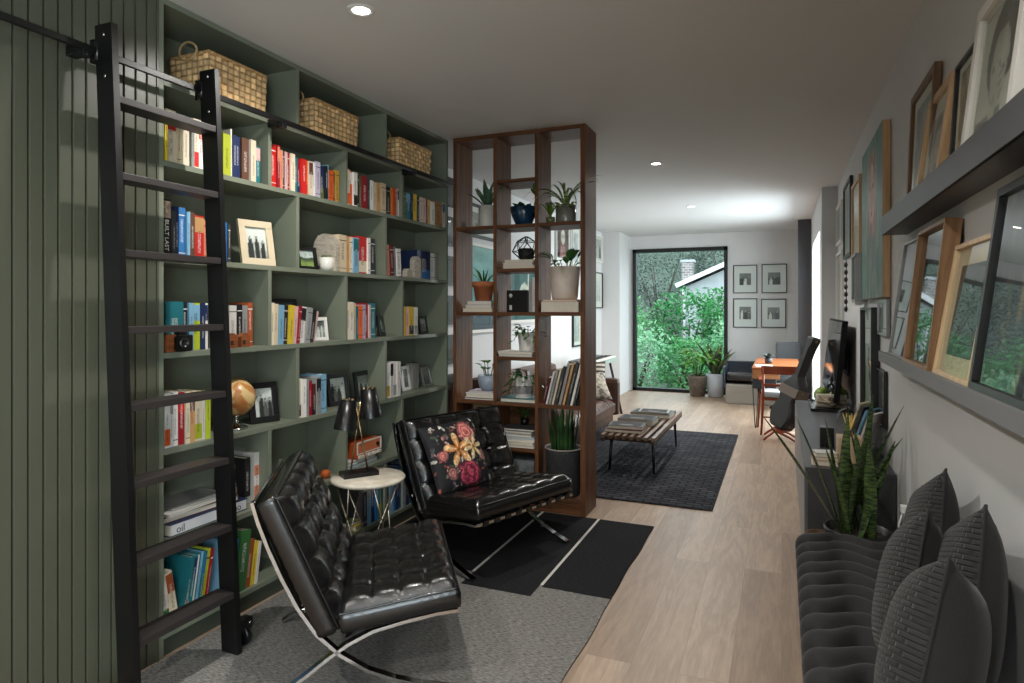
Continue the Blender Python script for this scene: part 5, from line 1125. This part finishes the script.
# grey office chair behind the desk
t = thing('office_chair', 'dark grey upholstered chair back rising behind the orange desk', 'office chair', (.08, 10.06, 0))
M_gf = P('dark_grey_weave', (54,56,58), .9, bump=.4, bscale=260)
MB().box(-.165, .165, -.03, .04, .56, .975, b=.03, M=Matrix.Translation((0,0,0)) @ Matrix.Rotation(0, 4, 'X')).build('backrest', M_gf, t)
MB().box(-.20, .16, -.45, .02, .44, .52, b=.03).build('seat', M_gf, t)
m = MB(); m.tube([(0,-.2,.44),(0,-.2,.09)], .025); m.build('column', M_black, t)
for k in range(5): MB().tube([(0,-.2,.09),(.26*cos(k*1.257+.3)*.9,-.2+.24*sin(k*1.257+.3),.05),(.26*cos(k*1.257+.3)*.95,-.2+.26*sin(k*1.257+.3),.02)], [.02,.016,.02], 0, 8).build('base_arm', M_black, t)
m = MB(); m.tube([(0,-.2,.46),(0,.06,.48),(0,.055,.7)], .02); m.build('back_post', M_black, t)
# guitar case leaning on the step of the wall, on a wooden stand
gc = thing('guitar_case', 'black guitar case leaning against the wall beyond the low console', 'guitar case', (-.022, 7.72, .13), 0)
Mg = Matrix.Rotation(.335, 4, 'Y') @ Matrix.Rotation(.62, 4, 'Z')
def case_outline(tt):
    return .120 + .050*sstep(.0,.12,tt) - .05*sstep(.16,.30,tt) + .03*sstep(.3,.40,tt) - .115*sstep(.42,.60,tt) + .018*sstep(.86,.95,tt)
m = MB(); n = 44; Lc = 1.07; vs = []
for i in range(n+1):
    s_ = i/n; w = case_outline(s_)*(1 if .02 < s_ < .985 else .82); th = (.075 if s_ < .45 else .075-.022*sstep(.45,.6,s_))*(1 if .02 < s_ < .985 else .85)
    for (a, b) in ((-1,-.8),(-.85,-1),(.85,-1),(1,-.8),(1,.8),(.85,1),(-.85,1),(-1,.8)): vs.append(Mg @ Vector((b*th, a*w, s_*Lc)))
m.add(vs, [(i*8+j, i*8+(j+1) % 8, i*8+8+(j+1) % 8, i*8+8+j) for i in range(n) for j in range(8)] + [tuple(range(8))[::-1], tuple(n*8+j for j in range(8))], 0, False)
m.build('shell', P('black_case_vinyl', (24,23,23), .5, bump=.3, bscale=220), gc)
m = MB()
for s_, w in ((.22,.014),(.42,.014),(.96,.014),(.06,.014)):
    m.box(-.012,.012, -case_outline(s_)-.004, -case_outline(s_)+.004, s_*Lc-w, s_*Lc+w, M=Mg, b=.002)
m.build('latch', P('dull_brass', (150,126,88), .35, 1.0), gc)
m = MB(); m.box(-.077, .077, -case_outline(.40)-.002, case_outline(.40)+.002, .40*Lc-.05, .40*Lc+.05, M=Mg, b=.002); m.build('strap', P('taupe_leather_band', (98,86,74), .5), gc)
t = thing('guitar_stand', 'brown wooden stand holding the foot of the black guitar case', 'stand', (-.027, 7.72, 0))
for s in (-1, 1):
    m = MB(); m.tube([(-.02, s*.10, .125), (-.12, s*.15, .05), (-.16, s*.16, .012)], [.016,.014,.012], 0, 8); m.tube([(-.02, s*.10, .10), (.10, s*.13, .05), (.16, s*.15, .012)], [.016,.014,.012], 0, 8); m.build('foot', M_redw, t)
MB().box(-.06, .08, -.12, .12, .092, .122, b=.008).build('cradle', M_redw, t)
# ------------------------------------------------------------------ low console and what stands on it
CX0, CX1, CY0, CY1, CZ = .115, .54, 3.79, 6.54, .60
M_cons = P('dark_grey_lacquer', (64,64,66), .42, var=.06, vscale=5); M_consf = P('reflection_paled_doors', (96,96,98), .3)  # doors paler than the carcass: grazing reflection put into the colour
t = thing('media_console', 'long low dark grey media console along the right wall', 'console', (CX0, CY0, 0))
MB().box(.012, CX1-CX0, 0, CY1-CY0, .04, CZ-.024, b=.002).build('carcass', M_cons, t); MB().box(0, CX1-CX0, -.004, CY1-CY0+.004, CZ-.024, CZ, b=.002).build('top_board', M_cons, t)
for k in range(5): MB().box(-.004, .012, .004+k*.55, .546+k*.55, .05, CZ-.03, b=.002).build('door', M_consf, t)
MB().box(.03, CX1-CX0-.02, .02, CY1-CY0-.02, 0, .04).build('plinth', M_black, t)
t = thing('tray', 'flat black tray under the mossy planter on the console', 'tray', (.375, 6.16, CZ+.001))
m = MB(); m.box(-.155,.145,-.30,.30,0,.012,b=.003); m.box(-.155,-.145,-.30,.30,.01,.024,b=.002); m.box(.135,.145,-.30,.30,.01,.024,b=.002); m.box(-.155,.145,-.30,-.29,.01,.024,b=.002); m.box(-.155,.145,.29,.30,.01,.024,b=.002); m.build('tray_body', P('satin_black', (14,14,15), .3), t)
t = thing('planter', 'driftwood planter with green moss mounds on the black console tray', 'planter', (.385, 6.10, CZ+.014))
M_drift = P('bleached_driftwood', (186,172,150), .8, col2=(120,104,86), vscale=16, bump=.5, bscale=50)
MB().box(-.12, .12, -.09, .12, 0, .115, b=.02).build('box', P('pale_concrete', (192,184,168), .8, var=.1, vscale=18), t)
m = MB(); rr2 = random.Random(5)
for k in range(7): m.tube([(-.12+.24*rr2.random(), -.11-.01*k % .03, .02+.012*k), (0, -.13, .05+.02*sin(k)), (-.12+.24*rr2.random(), -.11, .02+.012*k+.02)], [.012,.018,.01], 0, 7)
m.build('driftwood', M_drift, t)
for sx, sy in ((-.07, .0), (.075, .02)):
    m = MB(); m.grid(lambda u, v: (sx+.06*cos(2*pi*u)*sin(pi*v/1.6)*(1+.12*vnoise(u*9, v*9)), sy+.06*sin(2*pi*u)*sin(pi*v/1.6), .095+.065*cos(pi*v/1.6)*(1+.15*vnoise(u*11, v*7, 3))), 20, 10); foliage(m, (sx, sy, .13), (.05,.05,.035), 260, .018, rnd=rr2); m.build('moss', leafmat('bright_moss', (72,104,40), (140,164,74), .1), t)
t = thing('figurine', 'black jagged sculpture standing between the moss mounds', 'figurine', (.41, 6.13, CZ+.13))
m = MB(); m.tube([(0,0,-.01),(.01,0,.06),(-.015,.0,.12),(.012,.0,.18),(0,0,.225)], [.02,.028,.02,.022,.004], 0, 8); m.tube([(0,0,.1),(-.045,0,.06),(-.05,0,.01)], [.014,.012,.006], 0, 7); m.tube([(0,0,.12),(.05,0,.07),(.075,0,-.03),(.09,-.05,-.10)], [.014,.01,.008,.006], 0, 7); m.tube([(0,0,.19),(.02,0,.21),(.035,0,.205)], [.014,.012,.004], 0, 7); m.build('sculpture', P('satin_black', (14,14,15), .3), t)
t = thing('filament_lamp', 'large round filament bulb standing on a pale wood block, console near end', 'lamp', (.345, 4.02, CZ+.001))
M_palew = wood('pale_ash_block', (176,148,116), (214,190,158), 'Z', 2.0, .5)
MB().box(-.062, .062, -.06, .06, 0, .14, b=.004).build('wooden_base', M_palew, t)
gl = MB(); gl.lathe([(.016,.14),(.017,.165)] + [(.066*sin(pi*k/20), .232-.066*cos(pi*k/20)) for k in range(2, 20)] + [(.0005,.298)], 0, 32); gl.build('glass_bulb', PANE, t)
MB().lathe([(.0005,.14),(.018,.14),(.018,.166),(.0005,.17)], 0, 20).build('socket', M_brass, t)
fm = bpy.data.materials.new('warm_filament'); fm.use_nodes = True; fb = fm.node_tree.nodes['Principled BSDF']; fb.inputs['Base Color'].default_value = lin((220,180,90)); fb.inputs['Emission Color'].default_value = lin((255,214,120)); fb.inputs['Emission Strength'].default_value = .12
m = MB()
for k in range(8):
    a = k*pi/4; b = a+pi/8; m.tube([(.012*cos(a), .012*sin(a), .185), (.034*cos(b), .034*sin(b), .265), (.012*cos(a+pi/4), .012*sin(a+pi/4), .185)], .0018, 0, 5)
m.tube([(0,0,.165),(0,0,.255)], .004, 0, 6); m.build('filament', fm, t)
tag(MB().box(-.04, .04, -.05, .05, 0, .12, b=.005).build('speaker_box', P('satin_black', (14,14,15), .3), loc=(.255, 4.42, CZ+.001)), 'small black box left of the filament bulb on the console', 'box')
zc = CZ+.001
for k, (c, w, d, h, lb) in enumerate((('cream',.13,.10,.026,'lowest small book of the stack at the near end of console'),('tan',.125,.095,.02,'middle tan book of the stack at the near end of console'),('white',.11,.09,.022,'top white book of the stack at the near end of console'))):
    flat_book('book', lb, c, (.215, 3.90, zc), d, w, h, pi/2+.1*k, 'small books at the near end of the console'); zc += h+.0005
rr3 = random.Random(9)
for k, (c, lb) in enumerate((('white','white magazine leaning on the wall behind the filament bulb'),('sky','blue magazine leaning behind the bulb, second from the white one'),('charcoal','black magazine leaning behind the bulb'),('cream','cream magazine leaning farthest from the filament bulb'))):
    y = 4.12+.16*k; m = MB(); w, h = .21, .27; m.box(-.006, .006, -w/2, w/2, 0, h)
    o = m.build('magazine', cover(c, 'white' if c in DARK else 'black'), loc=(.42, y+.06, CZ+.006), rot=(0, .34, -.5)); tag(o, lb, 'magazine', 'magazines leaning behind the filament bulb')
# television on a swivel bracket
t = thing('television', 'black flat television on a wall bracket above the console', 'television', (.435, 6.52, 1.02), rot=(0, .10, 0))
MB().box(-.02, .022, -.76, .76, -.335, .335, b=.006).build('housing', P('matt_black_plastic', (12,12,13), .65, spec=.2), t)
MB().box(-.0225, -.0195, -.745, .745, -.32, .32).build('screen', P('dark_screen_glass', (16,17,19), .06, spec=.7), t)
m = MB(); m.box(.02, .10, -.12, .12, -.10, .10, b=.004); m.box(.09, .104, -.2, .2, -.16, .16, b=.003, M=Matrix.Rotation(-.10, 4, 'Y')); m.build('bracket', M_black, t)
# ------------------------------------------------------------------ right wall art
RL = -pi/2
def rightpic(label, y0, y1, z0, z1, fw, fm, fn, mat=0.0, fd=.025, x=XR-.003, lean=0.0, res=.012, glass=True, name='framed_picture', group=None): return picture(name, label, y1-y0, z1-z0, fw, fd, fm, fn, (x, (y0+y1)/2, z0), RL, lean, mat, res=res, glass=glass, group=group)
def portrait(x, y):
    n = fbm(x*7, y*7, 61); n2 = fbm(x*26, y*9, 62); c = mixc((40,92,84), (84,142,128), n)
    d = ((x-.52)/.19)**2 + ((y-.66)/.24)**2                                   # plain long-haired figure
    hw = .22 + .10*sstep(.7, .1, y)
    if abs(x-.52) < hw and y < .93 and ((x-.52)/.24)**2 + ((y-.68)/.26)**2 < 1.2 or (abs(x-.52) < hw and y < .66): c = mixc((92,58,40), (190,152,116), n2)
    if d < .62: c = mixc((222,184,150), (168,118,92), clamp(n*1.3-.3))
    for ex in (.45, .59):
        if ((x-ex)/.035)**2 + ((y-.70)/.016)**2 < 1: c = (52,40,36)
    if abs(x-.525) < .018 and .56 < y < .70: c = (172,122,94)
    if ((x-.52)/.05)**2 + ((y-.535)/.015)**2 < 1: c = (146,72,62)
    if y < .40 and abs(x-.52) < .2 + (.4-y)*.5: c = mixc((50,74,66), (120,132,112), n2)
    if abs(abs(x-.52)-(.30-.25*(y-.4))) < .008 and y > .3: c = (176,186,160)
    return tuple(v*(.82+.36*n2) for v in c)
t = thing('canvas_painting', 'large teal portrait painting of a long-haired figure on the right wall', 'painting', (XR-.003, 4.47, 1.515), RL)
MB().box(-.475, .475, -.038, 0, 0, .965, b=.002).build('wooden_edge', M_oakf, t); m, cols = art(.95, .965, portrait, 70, 72)
m.build('painted_canvas', colattr('oil_paint', .45, .25), t, loc=(0, -.0388, 0), cols=cols)
rightpic('tall narrow black framed print left of the teal portrait', 5.98, 6.62, 1.90, 2.56, .03, P('dark_green_frame', (26,40,36), .4), abstract(71, [(196,200,196),(160,176,170),(214,212,204)], 3), .05)
rightpic('pale wooden panel mounted behind the teal portrait', 5.30, 5.86, 1.50, 2.44, .03, M_maple, abstract(72, [(206,190,150),(190,172,130),(214,200,166)], 3), 0)
rightpic('small dark framed picture under the far edge of the teal portrait', 5.02, 5.28, 1.50, 1.84, .02, FSIL, abstract(73, [(90,110,104),(150,160,150),(60,70,66)], 4), .0, fd=.075)
rightpic('upper white framed picture beside the step in the right wall', 6.86, 7.46, 2.10, 2.50, .025, FWHT, abstract(74, [(200,198,194),(170,170,170),(210,208,204)], 3), .05)
rightpic('lower white framed picture beside the step in the right wall', 6.84, 7.46, 1.22, 2.02, .03, FWHT, abstract(75, [(206,206,204),(182,182,182),(214,214,212)], 3), .07)
rightpic('tall dark framed botanical print below the teal portrait', 4.42, 5.02, .74, 1.46, .018, FBLK, lambda x, y: (60,76,52) if abs(x-.5-.08*sin(y*9)) < .06+.12*abs(sin(y*22))*(1-abs(2*y-1)) and .08 < y < .9 else (188,196,182), .0, fd=.045)
rightpic('slim glossy framed print right of the tall botanical one', 4.0, 4.36, 1.30, 1.50, .014, FSIL, abstract(76, [(150,156,158),(190,194,194),(120,126,128)], 3), .0, fd=.02)
def redbot(x, y): return (140,26,32) if y < .16 and .1 < x < .9 else tuple(v*(.6+.9*fbm(x*9, y*14, 8)) for v in (56,56,58))
rightpic('dark collage poster with a red strip, under the lower picture ledge', 4.10, 4.52, .78, 1.10, .01, FBLK, redbot, 0, fd=.02)
t = thing('wall_hanging', 'vertical string of dark wooden beads on the right wall', 'wall hanging', (XR-.02, 6.37, 1.42))
m = MB(); m.tube([(0,0,.0),(0,0,.46)], .004, 0, 6); m.build('cord', M_black, t)
for k in range(7):
    m = MB(); m.sphere((-.004, 0, .03+k*.065), .027, sc=(.6,1,.9), n=12, k=8); m.build('bead', P('dark_wood_bead', (38,30,26), .4), t)
# picture ledges
M_ledge = P('charcoal_ledge_paint', (74,74,76), .45, var=.04, vscale=6); M_ledge2 = P('grey_ledge_paint', (118,118,120), .55)
t = thing('picture_ledge', 'upper charcoal picture ledge on the right wall', 'picture ledge', (XR, .4, 1.80))
MB().box(-.105, -.0005, 0, 3.10, 0, .020, b=.0015).build('board', M_ledge, t); MB().box(-.108, -.096, 0, 3.10, 0, .085, b=.0015).build('lip', M_ledge, t)
t = thing('picture_ledge', 'lower grey picture ledge on the right wall', 'picture ledge', (XR, .4, 1.20))
MB().box(-.105, -.0005, 0, 3.20, 0, .038, b=.0015).build('board', M_ledge2, t); MB().box(-.108, -.098, 0, 3.20, -.004, .046, b=.0015).build('lip', M_ledge2, t)
def lean_at(xo, h): return math.atan((XR-.004-xo)/h)
def ledged(label, y0, y1, ztop, zb, xo, fw, fd, fm, fn, mat=0.0, matc=(222,218,206), res=.01):
    h = (ztop-zb); picture('leaning_frame', label, y1-y0, h, fw, fd, fm, fn, (xo, (y0+y1)/2, zb), RL, lean_at(xo, h), mat, matc, res, group='frames leaning on the picture ledges')
UP, LO = 1.8205, 1.2385
def sketch(seed, bg=(196,190,176), fg=(60,60,58)):
    def f(x, y):
        n = fbm(x*5, y*5, seed); n2 = fbm(x*24, y*24, seed+1); d = ((x-.5)/.26)**2 + ((y-.56)/.3)**2; c = bg
        if d < 1: c = mixc(bg, (156,150,138), n)
        hd = ((x-.52)/.36)**2 + ((y-.66)/.34)**2
        if hd < 1 and (d > .72 or y > .78) and y > .4: c = mixc(fg, (120,118,110), n2)
        if d < 1 and n2 > .62 and (y < .6): c = mixc(c, fg, .6)
        if y < .24 and n > .5: c = mixc(c, fg, .55)
        return c
    return f
ledged('brown framed print at the far end of the upper ledge', 2.77, 3.24, 2.36, UP, .517, .032, .024, M_brownf, abstract(81, [(120,136,134),(92,110,110),(170,178,172)], 4), .04)
ledged('light wood framed print second from the far end of upper ledge', 2.50, 2.87, 2.235, UP, .488, .030, .026, M_oakf, sketch(82, (190,182,164), (90,86,78)), .06)
ledged('thin black framed print between the light wood and white frames, upper ledge', 2.20, 2.48, 2.235, UP, .517, .014, .022, FBLK, abstract(83, [(150,124,86),(186,164,120),(96,80,60)], 4), .02)
ledged('large white framed charcoal head study on the upper ledge', 1.75, 2.19, 2.29, UP, .488, .036, .028, FWHT, sketch(84, (198,194,182), (66,66,64)), .015, res=.008)
ledged('copper edged framed print at the near end of the upper ledge', 1.30, 1.765, 2.33, UP, .517, .016, .024, P('copper_frame', (176,122,92), .4, .3), abstract(85, [(120,140,146),(160,172,174),(96,112,118)], 3), .05)
ledged('thin grey framed picture at the far end of the lower ledge', 2.945, 3.42, 1.752, LO, .475, .010, .022, P('grey_metal_frame', (150,150,150), .4, .3), abstract(86, [(60,62,64),(100,102,104),(40,42,44)], 3), .0)
ledged('light oak framed dark picture second on the lower ledge', 2.475, 2.93, 1.748, LO, .488, .015, .05, wood('tan_oak_frame', (112,82,56), (160,122,86), 'Z', 1.5, .45), abstract(87, [(34,38,40),(58,62,64),(26,28,30)], 3), .0)
ledged('maple framed picture with a cream mount on the lower ledge', 2.03, 2.46, 1.655, LO, .475, .014, .025, M_maple, abstract(88, [(30,34,32),(52,58,56),(22,24,24)], 3), .055, (216,196,166))
ledged('big black framed picture at the near end of the lower ledge', 1.36, 2.0, 1.758, LO, .475, .022, .030, FBLK, lambda x, y: mixc((48,50,56), (150,118,86), clamp(2.6*(fbm(x*14, y*5, 91)-.5))), .0)
# ------------------------------------------------------------------ tufted bench with cushions
M_vel = P('charcoal_velvet', (34,33,34), .85, var=.10, vscale=9, bump=.15, bscale=220, sheen=.12)
SX0, SX1, SY0, SY1 = .066, .535, .55, 3.27
t = thing('tufted_bench', 'long channel-tufted charcoal velvet bench along the right wall', 'bench', (SX0, SY0, 0))
def benchtop():
    m = MB(); nu, nv = 44, 300; W = SX1-SX0; L = SY1-SY0; pit = .118
    def prof(s):                                                     # down the front, over the edge, across the seat
        r = .055
        if s < .16: return (0.0, .27+(.375-.27)*s/.16, -1)
        if s < .30:
            a = (s-.16)/.14*pi/2; return (r-r*cos(a), .375+r*sin(a), 0)
        return (r+(W-r)*(s-.30)/.70, .43, 1)
    def f(u, v):
        x, z, k = prof(u); y = v*L; wob = .036*sin(2*pi*x/.25+.4) if k >= 0 else .036*sin(.4)
        ph = (y+wob)/pit; g = abs(sin(pi*ph)); p = g**.5
        e = clamp(min(y, L-y)/.05); e = sqrt(clamp(1-(1-e)**2))
        amp = .046*(1 if k >= 0 else .35+.65*u/.16)
        nx = -1 if k < 0 else (-cos((u-.16)/.14*pi/2) if k == 0 else 0); nz = sqrt(1-nx*nx)
        d = amp*(p-.75)
        for bx in (.15, .33):                                        # buttons pulled down between the channels
            i = round(ph); odd_ = (i + (bx > .2)) % 2
            if k == 1 and not odd_: d -= .050*exp(-((x-bx)/.04)**2-((ph-i)*pit/.034)**2)
        d -= .045*(1-e)
        return (x+nx*d, y, z+nz*d-.02*(1-e))
    m.grid(f, nu, nv); m.box(.004, W, .01, L-.01, .27, .36); return m
benchtop().build('tufted_seat', M_vel, t)
MB().box(.02, SX1-SX0-.01, .04, SY1-SY0-.04, .10, .275, b=.012).build('base', P('black_bench_base', (24,24,25), .7), t)
for y in (.15, 1.3, SY1-SY0-.15):
    for x in (.06, SX1-SX0-.06): MB().tube([(x, y, .11), (x, y, 0)], [.02,.014], 0, 10).build('leg', M_blk, t)
def quilted():
    m, nt, b = newmat('quilted_charcoal'); b.inputs['Roughness'].default_value = .85; b.inputs['Sheen Weight'].default_value = .12
    tc = N(nt, 'ShaderNodeTexCoord'); mp = N(nt, 'ShaderNodeMapping'); mp.inputs['Scale'].default_value = (1,1,0); link(nt, tc, 'Object', mp, 'Vector')
    br = N(nt, 'ShaderNodeTexBrick', offset=.5); br.inputs['Scale'].default_value = 1; br.inputs['Brick Width'].default_value = .026; br.inputs['Row Height'].default_value = .0125; br.inputs['Mortar Size'].default_value = .0034; br.inputs['Mortar Smooth'].default_value = 1.0
    br.inputs['Color1'].default_value = lin((33,32,33)); br.inputs['Color2'].default_value = lin((41,40,41)); br.inputs['Mortar'].default_value = lin((30,29,30)); link(nt, mp, 'Vector', br, 'Vector'); link(nt, br, 'Color', b, 'Base Color')
    bp = N(nt, 'ShaderNodeBump', Strength=.75, Distance=.007); bp.invert = True; link(nt, br, 'Fac', bp, 'Height'); link(nt, bp, 'Normal', b, 'Normal'); return m
M_q = quilted()
for (x, y, z, rz, ln, ro, lb, T, S) in (
    (.440, 2.44, .68, pi-.06, .10, .36, 'quilted charcoal cushion against the wall, farthest on the bench', .14, .44),
    (.322, 2.05, .665, pi-.16, .16, .40, 'quilted charcoal cushion standing before the farthest one on the bench', .16, .42),
    (.425, 1.93, .70, pi-.14, .10, .36, 'quilted charcoal cushion against the wall, nearer the camera', .15, .46),
    (.316, 1.715, .66, pi-.30, .16, .36, 'quilted charcoal cushion nearest the camera at the front of the bench', .20, .43)):
    throw('bench_cushion', lb, 'cushion', S, T, placed((x, y, z), rz, ln, ro), None, [M_q, M_vel], n=40, pinch=.10, group='charcoal cushions on the tufted bench')
# snake plant between bench and console
t = thing('snake_plant', 'tall variegated snake plant in a black pot between bench and console', 'potted plant', (.335, 3.49, .001))
m = MB(); m.lathe([(.0005,0),(.12,0),(.125,.01),(.145,.36),(.148,.39),(.134,.39),(.13,.35),(.0005,.35)], 0, 40); m.build('pot', P('satin_black', (14,14,15), .3), t); MB().lathe([(.0005,.36),(.131,.355)], 0, 20).build('soil', M_soil, t)
rs = random.Random(4); m = MB()
for k, (a, L, ln, cu) in enumerate(((3.2,.60,.50,.10),(2.9,.52,.30,.10),(3.5,.40,.22,.05),(2.6,.50,.14,.02),(4.4,.42,.10,.0),(1.0,.52,.05,.05),(5.6,.60,.06,.02),(.3,.55,.20,.05),(6.1,.60,.32,.05),(.0,.48,.42,.10),(5.2,.42,.20,.1),(3.9,.46,.12,.05),(4.9,.36,.10,.02),(2.2,.45,.25,.1),(.6,.44,.34,.08),(5.9,.42,.12,.0),(3.0,.34,.08,.02))):
    m.blade((.07*cos(a+.3*k), .06*sin(a+.3*k), .35), a, L*1.15, .052, ln*1.05, cu, fold=.22, seg=8, twist=rs.uniform(-.5,.5))
m.build('foliage', L_snake, t)
t = thing('storage_basket', 'small brown woven basket beside the black pot of the snake plant', 'basket', (.20, 3.62, 0))
m = MB(); m.lathe([(.0005,.002),(.075,0),(.085,.02),(.09,.30),(.082,.30),(.078,.03)], 0, 40, fn=lambda r, z, a: r*(1+.03*sin(a*16)*(1 if int(z*40) % 2 else -1))); m.build('basket_body', P('brown_wicker', (96,72,52), .8, var=.3, vscale=40, bump=.6, bscale=90), t)
t = thing('wall_outlet', 'white wall outlet with a white plug and cord behind the snake plant', 'outlet', (XR-.001, 3.42, .50))
MB().box(-.006, 0, -.036, .036, -.06, .06, b=.002).build('face_plate', M_white, t)
m = MB(); m.box(-.04, -.006, -.018, .018, .01, .045, b=.005); m.tube([(-.03,0,.02),(-.045,.01,-.05),(-.03,.02,-.2),(-.012,.05,-.49)], .004, 0, 6); m.build('plug', M_white, t)
